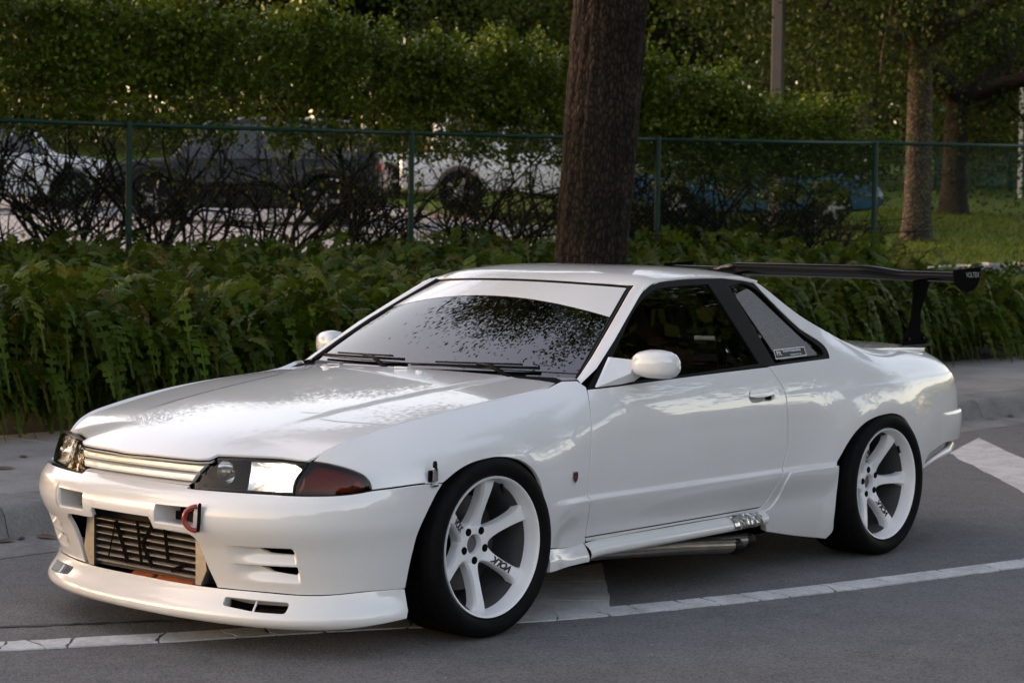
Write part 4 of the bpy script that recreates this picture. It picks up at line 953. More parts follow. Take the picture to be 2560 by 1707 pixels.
# ---- wheels
def make_wheel(phase, name):
    b = MB()
    b.lathe([(.2385, .012), (.2425, .004), (.2455, .0), (.2475, .003), (.2475, .012), (.245, .016)], 72)
    b.lathe([(.2455, .0), (.2405, .002), (.2385, .006), (.2345, .016), (.2330, .030), (.2290, .040), (.2275, .058)], 72)
    b.mi = 1; b.lathe([(.2275, .058), (.2205, .075), (.214, .100), (.2125, .130), (.2105, .19), (.2125, .24), (.238, .255), (.2475, .262)], 72); b.mi = 0
    # hub
    b.lathe([(.034, .125), (.034, .098), (.037, .0925), (.060, .0905), (.071, .0925), (.078, .101), (.080, .13)], 40)
    rim = b.build('wheel', [MAT['wheel_white'], MAT['barrel']], None, True, 42)
    # spokes: each its own piece
    rr = np.array([.062, .075, .09, .11, .135, .16, .18, .197, .212, .2235, .232])
    hw = np.array([.0390, .0292, .0238, .0202, .0190, .0193, .0208, .0234, .0272, .0330, .043])
    dd = np.array([.0920, .0885, .0830, .0750, .0650, .0560, .0490, .0440, .0420, .0430, .0480])
    for k in range(6):
        a = phase+k*math.pi/3; ca, sa = math.cos(a), math.sin(a)
        cols = [(-1, .045), (-1.0, .016), (-.97, .010), (-.74, 0), (0, -.0003), (.74, 0), (.97, .010), (1., .016), (1, .045)]
        P = np.zeros((len(rr), len(cols), 3))
        for i in range(len(rr)):
            for j, (t, e) in enumerate(cols):
                r_, tt = rr[i], t*hw[i]
                P[i, j] = (r_*ca-tt*sa, dd[i]+e, r_*sa+tt*ca)
        b = MB(); b.grid(P); s = b.build('spoke', MAT['wheel_white'], None, True, 24); s.parent = rim
    for k in range(5):
        a = k*2*math.pi/5+phase+.5
        b = MB(); b.lathe([(.0140, .0005), (.0138, -.0015), (.0, -.0013)], 18, 'y', (.0565*math.cos(a), .0905, .0565*math.sin(a))); s = b.build('lug_hole', MAT['dark'], None, True); s.parent = rim
        b = MB(); b.lathe([(.0, -.002), (.006, -.0015), (.0075, .01)], 6, 'y', (.0565*math.cos(a), .0895, .0565*math.sin(a))); s = b.build('lug_nut', MAT['black_trim'], None); s.parent = rim
    b = MB(); b.lathe([(.033, .118), (.030, .112), (.012, .112), (.0, .110)], 24); s = b.build('hub_bore', simple('hub_grey', (.16, .155, .15), .5, .5), None, True); s.parent = rim
    a = phase+math.pi/6+math.radians(11)
    b = MB(); b.tube([(.226*math.cos(a), .05, .226*math.sin(a)), (.205*math.cos(a), .035, .205*math.sin(a)), (.196*math.cos(a), .028, .196*math.sin(a))], [.007, .006, .0065], 8); s = b.build('valve_stem', MAT['black_trim'], None, True); s.parent = rim
    # spoke decals, upside down on the lower right spoke and its opposite
    for a in (phase-math.pi/3, phase+2*math.pi/3):
        rad = Vector((math.cos(a), 0, math.sin(a))); tang = Vector((-math.sin(a), 0, math.cos(a)))
        me = text_mesh('VOLK', .034, shear=.35, offset=.0020, space=.92)
        o = (.142*rad.x-.0*tang.x, .0612, .142*rad.z)
        xd = -rad*1.0+Vector((0, .40, 0)); xd.normalize(); yd = -tang; zd = xd.cross(yd)
        if zd.y > 0: pass
        M = Matrix(((xd.x, yd.x, zd.x, o[0]), (xd.y, yd.y, zd.y, o[1]), (xd.z, yd.z, zd.z, o[2]), (0, 0, 0, 1)))
        me.transform(M); t = obj('spoke_lettering', me, MAT['black_ink'], None); t.parent = rim
    # tyre
    b = MB(); prof = [(.240, .016), (.2475, .012), (.2505, .004), (.258, -.004), (.270, -.0095), (.284, -.011), (.297, -.008), (.307, -.001), (.3135, .009), (.3165, .018), (.3172, .030)]
    for y0, y1 in ((.03, .068), (.078, .122), (.132, .176), (.186, .224)):
        prof += [(.318, y0+.001), (.319, y1-.001), (.312, y1+.001), (.312, y1+.007)]
    prof = prof[:-2]+[(.3165, .238), (.3125, .248), (.300, .262), (.275, .266), (.2475, .258), (.240, .250)]
    b.lathe(prof, 96); ty = b.build('tyre', MAT['rubber'], None, True, 38); ty.parent = rim
    # brake disc and caliper
    b = MB(); b.lathe([(.07, .155), (.168, .155), (.170, .158), (.170, .180), (.165, .184), (.07, .184)], 48); ds = b.build('brake_disc', simple('brake_iron', (.13, .125, .12), .4, .9, noise=.2, nscale=40), None, True, 40); ds.parent = rim
    b = MB(); aa = np.radians(np.linspace(150, 215, 9)); rows = []
    for t in aa:
        rows.append([(r_*math.cos(t), y, r_*math.sin(t)) for r_, y in ((.115, .150), (.118, .128), (.145, .122), (.178, .124), (.192, .138), (.192, .19), (.18, .205), (.12, .205))])
    R3 = np.array(rows); R3 = np.concatenate([R3, R3[:, :1]], 1); b.grid(R3)
    b.add(R3[0, :8], [tuple(range(8))]); b.add(R3[-1, :8], [tuple(range(8))[::-1]])
    cl = b.build('brake_caliper', MAT['teal'], None, True, 40); cl.parent = rim
    return rim
def copy_tree(o, parent=None):
    c = o.copy(); COL.objects.link(c); c.parent = parent
    for ch in list(o.children): copy_tree(ch, c)
    return c
wf = make_wheel(math.radians(25), 'wheel'); wr = make_wheel(math.radians(0), 'wheel')
wf2 = copy_tree(wf); wr2 = copy_tree(wr)
for o, x, s in ((wf, 0, -1), (wr, 2.615, -1), (wf2, 0, 1), (wr2, 2.615, 1)):
    o.location = (x, s*.875, .318); o.rotation_euler = (0, 0, 0 if s < 0 else math.pi); part(o)
# ---- rear wing
def foil(ch, th, n=14):
    t = (1-np.cos(np.linspace(0, math.pi, n)))/2
    yt = 5*th*(.2969*np.sqrt(t)-.126*t-.3516*t**2+.2843*t**3-.1036*t**4)
    cb = -.10*4*t*(1-t)*.6
    up = np.stack([t*ch, cb*ch+yt*ch], 1); lo = np.stack([t*ch, cb*ch-yt*ch], 1)
    return np.concatenate([up[::-1], lo[1:]])
b = MB(); rows = []
for y in np.linspace(-.835, .835, 61):
    a = abs(y); k = 1-float(sst(a, .36, .56))
    prof = foil(.235+.075*k, .21); ang = math.radians(4-3*k)
    X = prof[:, 0]*math.cos(ang)-prof[:, 1]*math.sin(ang)*-1; Z = prof[:, 0]*math.sin(ang)+prof[:, 1]
    rows.append(np.stack([3.235-.060*k+X, np.full(len(X), y), 1.236+.020*k+Z], 1))
P = np.stack(rows); b.grid(P); wing = b.build('rear_wing', MAT['gloss_black'], None, True, 60)
for sgn in (1, -1):
    y = -sgn*.842
    ep = [(3.222, 1.262), (3.475, 1.275), (3.470, 1.225), (3.45, 1.19), (3.415, 1.168), (3.355, 1.158), (3.295, 1.168), (3.25, 1.19), (3.228, 1.215)]
    b = MB(); b.prism(ep, y-.004, y+.004, 'y'); e = b.build('end_plate', MAT['dark'], None); e.parent = wing
    place_text('wing_lettering', 'VOLTEX', .034, simple('grey_vinyl', (.25, .25, .25), .5), (3.395, y-sgn*.0052, 1.238), (sgn, 0, 0), (0, 0, 1), e, offset=.0006)
    ys = -sgn*.545
    sd = [(3.285, .895), (3.50, .895), (3.50, .93), (3.445, .96), (3.44, 1.05), (3.50, 1.16), (3.53, 1.205), (3.37, 1.215), (3.375, 1.15), (3.36, 1.03), (3.325, .96), (3.285, .93)]
    b = MB(); b.prism(sd, ys-.004, ys+.004, 'y'); s = b.build('wing_stand', MAT['dark'], None); s.parent = wing
    b = MB(); b.box((3.38, ys, .893), (.26, .05, .008), bev=.002); 
    for xx in (3.32, 3.46): b.lathe([(.0, -.012), (.009, -.010), (.009, .0)], 6, 'y', (xx, ys-.004, .925))
    s = b.build('stand_foot', MAT['gloss_black'], None); s.parent = wing
part(wing)
# ---- window sticker
st = OUT['sticker']; so_ = panel('window_sticker', S_side, [(*st[0][:2], 'c'), (*st[1][:2], 'c'), (*st[2][:2], 'c'), (*st[3][:2], 'c')], MAT['black_ink'], None, gap=0, th=.0003, off=-.0075, step=.03, rnd=.0001)
st4 = np.array([s_[:2] for s_ in st]); 
brd = panel('sticker_border', S_side, [(*q, 'c') for q in st4.tolist()], MAT['white_ink'], None, holes=[[(*q, 'c') for q in inset(st4, .0030).tolist()]], gap=0, th=.0002, off=-.0068, step=.05, rnd=.0001); brd.parent = so_
def on_side(x, z, o=-.0064): return S_side(np.array(x), np.array(z))+o*np.array([0, -.87, .5])
ex_ = (on_side(2.12, .92)-on_side(1.89, .917)); ez_ = on_side(1.985, .94)-on_side(1.98, .90)
for txt, sz, x, z in (('PX', .030, 1.920, .9195), ('Dynamic Engineering', .0165, 2.025, .930), ('www.px-engineering', .0105, 2.045, .9135)):
    place_text('sticker_text', txt, sz, MAT['white_ink'], on_side(x, z), ex_, ez_, so_, offset=.0003)
part(so_)
# ---- cabin
def cushion(name, pts, y0, y1, rnd=.03):
    b = MB(); pts = smooth_loop(pts, .03); n = len(pts); rows = []
    for y, k in ((y0, .86), (y0+rnd*.4, .96), (y0+rnd, 1.0), (y1-rnd, 1.), (y1-rnd*.4, .96), (y1, .86)):
        c = pts.mean(0); q = c+(pts-c)*k; rows.append(np.stack([q[:, 0], np.full(n, y), q[:, 1]], 1))
    R3 = np.stack(rows); R4 = np.concatenate([R3, R3[:, :1]], 1); b.grid(R4)
    b.add(R3[0], [tuple(range(n))]); b.add(R3[-1], [tuple(range(n))[::-1]])
    o = b.build(name, MAT['interior'], None, True, 60); part(o); return o
for s in (-1, 1):
    yc = s*.37
    cushion('seat_back', [(1.28, .40), (1.36, .40), (1.44, .60), (1.50, .85), (1.53, 1.02), (1.50, 1.13), (1.44, 1.14), (1.41, 1.04), (1.38, .88), (1.33, .66)], yc-.24, yc+.24, .07)
    cushion('seat_cushion', [(.86, .36), (.84, .46), (.92, .50), (1.12, .46), (1.34, .42), (1.36, .34), (1.1, .30)], yc-.25, yc+.25, .06)
    for q in (-.09, .09):
        b = MB(); pts = [(1.515, yc+q, 1.06), (1.465, yc+q, 1.075), (1.43, yc+q, 1.02), (1.395, yc+q*1.1, .85), (1.35, yc+q*1.2, .65)]; b.tube(pts, .018, 8); part(b.build('seat_harness', MAT['cloth_red'] if s < 0 else MAT['interior'], None, True))
b = MB(); b.prism([(.50, .58), (.52, .80), (.66, .835), (.86, .825), (.93, .78), (.95, .66), (.88, .55)], -.70, .70, 'y'); part(b.build('dashboard', MAT['interior'], None, False))
b = MB(); th = np.linspace(0, 2*math.pi, 25); b.tube([(1.02+.06*math.sin(t), .37+.17*math.cos(t), .80+.155*math.sin(t)) for t in th], .014, 8, False); b.lathe([(0, -.02), (.05, -.015), (.055, .02)], 20, 'x', (1.01, .37, .80)); b.tube([(1.0, .37, .8), (.9, .37, .76)], .02, 8); part(b.build('steering_wheel', MAT['black_trim'], None, True))
b = MB(); b.lathe([(0, -.012), (.055, -.010), (.058, .0)], 24, 'x', (.80, -.40, .885)); dd_ = b.build('dash_disc', MAT['red'], None, True); part(dd_)
b = MB(); b.prism([(-.36, .862), (-.345, .845), (-.375, .832), (-.432, .90), (-.41, .925)], .785, .786, 'x'); w_ = b.build('disc_stripe', MAT['white_ink'], None); w_.parent = dd_
b = MB(); b.box((.72, .02, .872), (.03, .14, .07), rz=.1, bev=.004); part(b.build('dash_box', MAT['grey_card'], None))
b = MB(); b.box((1.12, 0, 1.125), (.03, .20, .055), bev=.012); b.tube([(1.13, 0, 1.13), (1.15, 0, 1.20)], .01, 6); part(b.build('rear_view_mirror', MAT['black_trim'], None))
b = MB(); b.prism([(.95, .30), (1.9, .30), (1.95, .84), (.62, .82)], -.745, -.735, 'y'); b.prism([(.95, .30), (1.9, .30), (1.95, .84), (.62, .82)], .735, .745, 'y'); part(b.build('door_card', MAT['interior'], None))
b = MB(); b.prism([(2.0, .35), (2.35, .35), (2.30, .80), (2.15, .84)], -.66, .66, 'y'); b.box((2.5, 0, .83), (.45, 1.15, .02)); part(b.build('rear_seat', MAT['interior'], None))
for s in (-1, 1):
    b = MB(); b.tube([(1.66, s*.62, .30), (1.70, s*.62, .9), (1.74, s*.54, 1.16), (1.76, s*.45, 1.205), (1.76, 0, 1.215)], .02, 8); b.tube([(1.74, s*.54, 1.15), (2.1, s*.56, .95), (2.4, s*.58, .70)], .02, 8); part(b.build('roll_bar', MAT['black_trim'], None, True))
b = MB(); b.grid(np.stack([S_roof(np.linspace(1.22, 2.0, 12)[:, None]+0*np.linspace(-.53, .53, 12)[None], np.linspace(-.53, .53, 12)[None]+0*np.linspace(1.22, 2.0, 12)[:, None])-np.array([0, 0, .02])][0])); part(b.build('headliner', MAT['interior'], None, True))
for s in (-1, 1):   # black inner pillars
    e = np.array([[1.62, .585, 1.215], [1.68, .62, 1.13], [1.74, .70, .98], [1.80, .755, .86]]); e[:, 1] *= s
    b = MB(); b.tube(e+np.array([.03, -s*.055, -.02]), [.03, .035, .045, .05], 8); part(b.build('inner_pillar', MAT['black_trim'], None, True))
def gap_shade(Sf, outl, side, parent, off=-.007, w=.0065, smooth=True):  # dark ribbon behind a panel gap, standing in for the shade inside it
    L = smooth_loop(outl, .015) if smooth else np.array([p[:2] for p in outl]); A, B = inset(L, w), inset(L, -w); rows = []
    for q in (A, B):
        P = Sf(q[:, 0], q[:, 1])+off*fd_normal(Sf, q[:, 0], q[:, 1]); P[:, 1] *= side; rows.append(np.concatenate([P, P[:1]]))
    b = MB(); b.grid(np.stack(rows)); o = b.build('shut_line_shade', MAT['dark'], None); o.parent = parent
for o in [q for q in top if q.name.startswith('door') and q.name.split('.')[0] == 'door']:
    gap_shade(S_side, OUT['door'], -1 if o.data.vertices[0].co.y > 0 else 1, o)
gap_shade(S_hood, near+farh, 1, hood, -.009)
for o in [q for q in top if q.name.split('.')[0] == 'front_fender']:
    sd_ = -1 if o.data.vertices[0].co.y > 0 else 1
    L = smooth_loop([(u_, z_) for u_, z_ in OUT['bump_top'][6:]], .02, False); rows = []
    for dz in (-.006, .006):
        P = S_bump(L[:, 0], L[:, 1]+dz); P = P-.008*fd_normal(S_bump, L[:, 0], L[:, 1]+dz); P[:, 1] *= sd_; rows.append(P)
    b = MB(); b.grid(np.stack(rows)); q = b.build('seam_shade', MAT['dark'], None); q.parent = o  # dark strip painting the shade into the bumper and fender seam
# ---- hang every part on the car
for o in top:
    o.parent = CAR; o.matrix_parent_inverse = CARM
# ================================================================ the place: road, kerb, pavement, bank
def road_mat():
    m, nt, b = new_mat('asphalt'); S(b, rough=.82, spec=.35)
    tc = node(nt, 'ShaderNodeTexCoord')
    n1 = node(nt, 'ShaderNodeTexNoise', Scale=.7, Detail=5.0); n2 = node(nt, 'ShaderNodeTexVoronoi', Scale=140.0); n3 = node(nt, 'ShaderNodeTexNoise', Scale=90.0, Detail=3.0)
    for n in (n1, n2, n3): nt.links.new(tc.outputs['Object'], n.inputs['Vector'])
    n4 = node(nt, 'ShaderNodeTexNoise', Scale=5.0, Detail=8.0, Roughness=.7); nt.links.new(tc.outputs['Object'], n4.inputs['Vector'])
    av = node(nt, 'ShaderNodeMath', operation='MULTIPLY_ADD'); av.inputs[1].default_value = .55; nt.links.new(n4.outputs['Fac'], av.inputs[0]); sc_ = node(nt, 'ShaderNodeMath', operation='MULTIPLY'); sc_.inputs[1].default_value = .45; nt.links.new(n1.outputs['Fac'], sc_.inputs[0]); nt.links.new(sc_.outputs[0], av.inputs[2])
    c1 = ramp(nt, av.outputs[0], [(.36, (.122, .122, .126)), (.5, (.158, .157, .160)), (.66, (.188, .187, .190))])
    c2 = ramp(nt, n2.outputs['Color'], [(.15, (.55, .55, .55)), (.6, (1, 1, 1)), (.93, (1.0, 1.0, 1.0)), (1., (2.4, 2.3, 2.2))])
    mx = node(nt, 'ShaderNodeMixRGB', blend_type='MULTIPLY'); mx.inputs[0].default_value = 1.0
    nt.links.new(c1, mx.inputs[1]); nt.links.new(c2, mx.inputs[2]); nt.links.new(mx.outputs[0], b.inputs['Base Color'])
    ad = node(nt, 'ShaderNodeMath', operation='ADD'); nt.links.new(n2.outputs['Distance'], ad.inputs[0]); nt.links.new(n3.outputs['Fac'], ad.inputs[1])
    bump(nt, b, ad.outputs[0], .55, .004)
    return m
def concrete_mat(name, col, dirt=.5, sc=1.6):
    m, nt, b = new_mat(name); S(b, rough=.85, spec=.3)
    tc = node(nt, 'ShaderNodeTexCoord')
    n1 = node(nt, 'ShaderNodeTexNoise', Scale=sc, Detail=7.0, Roughness=.65); n2 = node(nt, 'ShaderNodeTexNoise', Scale=60.0, Detail=4.0)
    for n in (n1, n2): nt.links.new(tc.outputs['Object'], n.inputs['Vector'])
    c1 = ramp(nt, n1.outputs['Fac'], [(.30, tuple(c*dirt for c in col)), (.5, tuple(c*.85 for c in col)), (.68, col)])
    c2 = ramp(nt, n2.outputs['Fac'], [(.3, (.8, .8, .8)), (.7, (1.08, 1.08, 1.08))])
    mx = node(nt, 'ShaderNodeMixRGB', blend_type='MULTIPLY'); mx.inputs[0].default_value = 1.0
    nt.links.new(c1, mx.inputs[1]); nt.links.new(c2, mx.inputs[2]); nt.links.new(mx.outputs[0], b.inputs['Base Color'])
    bump(nt, b, n2.outputs['Fac'], .3, .004)
    return m
MAT['asphalt'] = road_mat()
MAT['concrete'] = concrete_mat('pavement_concrete', (.33, .32, .305), .55)
MAT['kerbcon'] = concrete_mat('kerb_concrete', (.25, .245, .235), .38, 2.6)
MAT['roadpaint'] = concrete_mat('worn_road_paint', (.66, .665, .67), .62, 5.0)
MAT['lot'] = concrete_mat('pale_lot_paving', (.38, .38, .39), .8, .5)
def soil_mat():
    m, nt, b = new_mat('bank_soil'); S(b, rough=.95)
    tc = node(nt, 'ShaderNodeTexCoord'); n = node(nt, 'ShaderNodeTexNoise', Scale=3.0, Detail=8.0); nt.links.new(tc.outputs['Object'], n.inputs['Vector'])
    c = ramp(nt, n.outputs['Fac'], [(.35, (.012, .010, .007)), (.65, (.035, .026, .016))]); nt.links.new(c, b.inputs['Base Color']); return m
def lawn_mat():
    m, nt, b = new_mat('lawn'); S(b, rough=.9, spec=.2)
    tc = node(nt, 'ShaderNodeTexCoord'); n = node(nt, 'ShaderNodeTexNoise', Scale=.35, Detail=6.0); n2 = node(nt, 'ShaderNodeTexNoise', Scale=14.0, Detail=6.0)
    for q in (n, n2): nt.links.new(tc.outputs['Object'], q.inputs['Vector'])
    c = ramp(nt, n.outputs['Fac'], [(.32, (.080, .092, .012)), (.5, (.066, .116, .010)), (.7, (.085, .140, .012))])
    c2 = ramp(nt, n2.outputs['Fac'], [(.3, (.55, .55, .5)), (.7, (1.2, 1.2, 1.1))])
    mx = node(nt, 'ShaderNodeMixRGB', blend_type='MULTIPLY'); mx.inputs[0].default_value = 1.0
    nt.links.new(c, mx.inputs[1]); nt.links.new(c2, mx.inputs[2]); nt.links.new(mx.outputs[0], b.inputs['Base Color'])
    bump(nt, b, n2.outputs['Fac'], .8, .06); return m
MAT['soil'] = soil_mat(); MAT['lawn'] = lawn_mat()
def leaf_mat(name, cols, rough=.42, transl=.25, spec=.08):
    m, nt, b = new_mat(name); S(b, rough=rough, spec=spec)
    g = node(nt, 'ShaderNodeNewGeometry'); c = ramp(nt, g.outputs['Random Per Island'], [(i/(len(cols)-1), q) for i, q in enumerate(cols)])
    nt.links.new(c, b.inputs['Base Color'])
    t = node(nt, 'ShaderNodeBsdfTranslucent'); nt.links.new(c, t.inputs['Color'])
    mx = node(nt, 'ShaderNodeMixShader'); mx.inputs[0].default_value = transl
    out = nt.nodes['Material Output']
    nt.links.new(b.outputs[0], mx.inputs[1]); nt.links.new(t.outputs[0], mx.inputs[2]); nt.links.new(mx.outputs[0], out.inputs['Surface'])
    return m
MAT['fern'] = leaf_mat('fern_green', [(.019, .036, .004), (.037, .070, .007), (.056, .104, .010), (.028, .052, .005), (.084, .135, .015), (.090, .074, .014)], .45, .3, .10)
MAT['hedge'] = leaf_mat('hedge_green', [(.030, .056, .005), (.064, .112, .010), (.098, .158, .015), (.050, .088, .008), (.165, .225, .026)], .32, .25, .14)
MAT['oakleaf'] = leaf_mat('oak_green', [(.014, .026, .006), (.030, .052, .009), (.048, .076, .013), (.024, .042, .008)], .45, .3)
MAT['yellowleaf'] = leaf_mat('yellow_green', [(.05, .06, .008), (.10, .105, .014), (.14, .13, .02), (.07, .085, .012)], .5, .4)
MAT['farleaf'] = leaf_mat('far_green', [(.010, .018, .005), (.022, .036, .008), (.034, .052, .010), (.045, .045, .014)], .6, .25, .2)
def bark_mat(name, dark, light, sc=1.0):
    m, nt, b = new_mat(name); S(b, rough=.92, spec=.2)
    tc = node(nt, 'ShaderNodeTexCoord'); mp = node(nt, 'ShaderNodeMapping'); mp.inputs['Scale'].default_value = (30*sc, 30*sc, 13*sc)
    nt.links.new(tc.outputs['Object'], mp.inputs['Vector'])
    v = node(nt, 'ShaderNodeTexVoronoi', Scale=1.0, feature='DISTANCE_TO_EDGE'); nt.links.new(mp.outputs[0], v.inputs['Vector'])
    n = node(nt, 'ShaderNodeTexNoise', Scale=2.2, Detail=6.0); nt.links.new(tc.outputs['Object'], n.inputs['Vector'])
    c = ramp(nt, v.outputs['Distance'], [(.02, tuple(q*.35 for q in dark)), (.12, dark), (.45, light)])
    c2 = ramp(nt, n.outputs['Fac'], [(.3, (.6, .6, .6)), (.7, (1.35, 1.25, 1.15))])
    mx = node(nt, 'ShaderNodeMixRGB', blend_type='MULTIPLY'); mx.inputs[0].default_value = 1.0
    nt.links.new(c, mx.inputs[1]); nt.links.new(c2, mx.inputs[2]); nt.links.new(mx.outputs[0], b.inputs['Base Color'])
    bump(nt, b, v.outputs['Distance'], .9, .03); return m
MAT['bark'] = bark_mat('oak_bark', (.019, .015, .012), (.054, .040, .031))
MAT['bark_pale'] = bark_mat('pale_bark', (.06, .052, .042), (.17, .145, .115))
MAT['twig'] = simple('twig_bark', (.016, .012, .009), .9, noise=.3, nscale=12, spec=.05)
MAT['fence_green'] = simple('green_vinyl_coat', (.003, .040, .032), .4, noise=.1, nscale=9, spec=.2)
MAT['pole_grey'] = simple('grey_pole', (.075, .074, .076), .7, noise=.1, nscale=4, spec=.1)

# ---- ground sheets
KB = 2.14                                     # foot of the kerb
def fence_y(x): return 10.392-.3713*(np.asarray(x, float)-7.176)
FN = np.array([.3481, .9375])                 # normal of the fence line, away from the road
def fdist(x, y): return (x-7.176)*FN[0]+(y-10.392)*FN[1]
def ground(x, y):
    x = np.asarray(x, float); y = np.asarray(y, float)
    d = fdist(x, y); fy = fence_y(x)
    back = 4.80+.0*x
    s = np.clip((y-back)/np.maximum(fy-back, .8), 0, 1)
    z = .15+.70*(.35*s+.65*s*s*(3-2*s))
    k = .034+.030*sst(x, 17, 30)
    z = np.where(d > 0, .85+.18*sst(d, 0, 2.5)*sst(x, 13.0, 16.5)+k*d, z)
    z = np.where(y < back, .15, z)
    return z
b = MB(); b.add([(-300, -300, 0), (400, -300, 0), (400, KB+.02, 0), (-300, KB+.02, 0)], [(0, 1, 2, 3)]); tag(b.build('road', MAT['asphalt']), kind='structure')
xs = np.unique(np.concatenate([np.linspace(-120, -10, 12), np.linspace(-10, 60, 141), np.linspace(60, 260, 21)])); ys = np.unique(np.concatenate([[4.74, 4.80], np.linspace(4.8, 40, 111), np.linspace(40, 220, 25)]))
X, Y = np.meshgrid(xs, ys, indexing='ij'); Z = ground(X, Y)
b = MB(); b.mi = 0; b.grid(np.stack([X, Y, Z-.01*(Y < 4.79)], -1)); bank = b.build('bank_and_lawn', [MAT['soil'], MAT['lawn']], None, True)
me = bank.data; cen = np.zeros(len(me.polygons)*3); me.polygons.foreach_get('center', cen); cen = cen.reshape(-1, 3)
lawn = ((fdist(cen[:, 0], cen[:, 1]) > .3) & (cen[:, 0]-.25*cen[:, 1] > 12.2)) | (cen[:, 0] > 15.4)
me.polygons.foreach_set('material_index', lawn.astype(np.int32)); tag(bank, kind='structure')
# parking lot paving on the rise
u = np.array([.9375, -.3481])
gs = np.linspace(-45, 11, 57); gd_ = np.linspace(4.5, 34, 30); L_ = []
for s_ in gs:
    L_.append([(7.176+u[0]*s_+FN[0]*d_, 10.392+u[1]*s_+FN[1]*d_) for d_ in gd_])
L_ = np.array(L_); b = MB(); b.grid(np.concatenate([L_, (ground(L_[..., 0], L_[..., 1])+.02)[..., None]], -1)); lot = tag(b.build('parking_lot', MAT['lot'], None, True), kind='structure')
# kerb pieces, each with a rolled face
kp = [(KB-.42, .002), (KB-.10, .006), (KB, .012), (KB+.012, .030), (KB+.04, .112), (KB+.075, .145), (KB+.12, .152), (KB+.36, .152), (KB+.365, .10)]
def strip(x0, x1, prof, nx=2, jit=0.):
    b = MB(); xs = np.linspace(x0, x1, nx); b.grid(np.stack([np.stack([np.full(len(prof), x), np.array([p[0] for p in prof]), np.array([p[1] for p in prof])], 1) for x in xs]))
    n = len(prof)
    b.add(np.array([(x0, p[0], p[1]) for p in prof]+[(x0, prof[-1][0], 0.)]), [tuple(range(n+1))]); b.add(np.array([(x1, p[0], p[1]) for p in prof]+[(x1, prof[-1][0], 0.)]), [tuple(range(n+1))[::-1]])
    return b
kerb = None
kerb = empty('kerb', (0, KB, 0)); tag(kerb, kind='structure')
x = -9.0; i = 0
kmesh = strip(-1.5, 1.494, [(p[0]-KB, p[1]) for p in kp], 4)
k0 = kmesh.build('kerb_stone', MAT['kerbcon'], kerb, True, 40)
for i in range(14):
    o = k0 if i == 0 else k0.copy()
    if i: link(o, kerb)
    o.location = (-8.0+3.0*i+.6, 0, 0)
side = empty('pavement', (0, 3.6, 0)); tag(side, kind='structure')
b = MB(); b.box((0, 0, 0), (1.49, 2.30, .10), bev=.006); sl0 = b.build('paving_slab', MAT['concrete'], side)
for i in range(26):
    o = sl0 if i == 0 else sl0.copy()
    if i: link(o, side)
    o.location = (-8.0+1.5*i+.1, 3.665-3.6, .1005+.0015*((i*7) % 3))
    o.rotation_euler = (.0006*((i*5) % 3-1), .0008*((i*3) % 3-1), 0)
b = MB(); b.add([(-40, KB+.3, .085), (60, KB+.3, .085), (60, 4.9, .085), (-40, 4.9, .085)], [(0, 1, 2, 3)]); tag(b.build('joint_bed', MAT['soil']), kind='structure')
# ---- painted lines broken into worn pieces
def pieces(name, label, Lf, Rf, ts, seed, slant=.3, h=.0055, e0=0., e1=0.):
    """Lf(t), Rf(t): the two edges; ts: crack positions"""
    root = empty(name, (0, 0, 0)); tag(root, label, 'road marking')
    r = np.random.default_rng(seed)
    sh = [(r.normal(0, slant), r.normal(0, .3)) for _ in ts]
    for i in range(len(ts)-1):
        g = .010
        pts = []
        t0, t1 = ts[i], ts[i+1]; w = .06
        def P(t, k):
            a, c = np.array(Lf(t)), np.array(Rf(t)); return a*(1-k)+c*k
        n = 6
        s0 = e0 if i == 0 else 0.; s1 = e1 if i == len(ts)-2 else 0.
        A = [P(t0+s0*(k-.5)+g/2+w*(sh[i][0]*(k-.5)+.25*math.sin(3*k+sh[i][1]*9)+r.normal(0, .06)), k) for k in np.linspace(0, 1, n)]
        B = [P(t1+s1*(k-.5)-g/2+w*(sh[i+1][0]*(k-.5)+.25*math.sin(3*k+sh[i+1][1]*9)+r.normal(0, .06)), k) for k in np.linspace(0, 1, n)]
        a1, b1 = t0+s0*.5, t1+s1*.5; a0, b0 = t0-s0*.5, t1-s1*.5
        E1 = [P(a1+(b1-a1)*q, 1+r.normal(0, .018)) for q in (.25, .5, .75)]; E0 = [P(a0+(b0-a0)*q, r.normal(0, .018)) for q in (.75, .5, .25)]
        poly = A+E1+B[::-1]+E0
        bb = MB()
        bb.prism([(q[0], q[1]) for q in poly], .0005, h, 'z'); bb.build('paint_piece', MAT['roadpaint'], root)
        o = bpy.data.objects[-1] if False else None
    return root
lx = spl([-2.6, -1.29, -.92, -.52, -.25, .28, .79, 1.54, 2.85, 4.4, 6.0], [.93, .19, -.02, -.23, -.37, -.69, -.905, -1.13, -1.43, -1.72, -1.97])
def edge(off):
    def f(t):
        e = 1e-3; d = np.array([2*e, float(lx(t+e)-lx(t-e))]); d /= np.linalg.norm(d); return (t-d[1]*off, float(lx(t))+d[0]*off)
    return f
r_ = np.random.default_rng(5); ts = [-2.5]
while ts[-1] < 5.6: ts.append(ts[-1]+r_.uniform(.09, .27))
pieces('edge_line', 'long worn white line curving across the asphalt in front of the car', edge(.072), edge(-.072), ts, 11)
dv = np.array([.757, .653]); nv = np.array([-.653, .757])
def bar(o, w):
    o = np.array(o); return (lambda t: tuple(o+dv*t+nv*w/2)), (lambda t: tuple(o+dv*t-nv*w/2))
pieces('crosswalk_bar', 'wide white crossing bar running under the car behind the front wheel', *bar((.51, -.79), .33), [0.0, .30, .72, 1.2, 1.85, 2.5], 12, .5, .0030, .3)
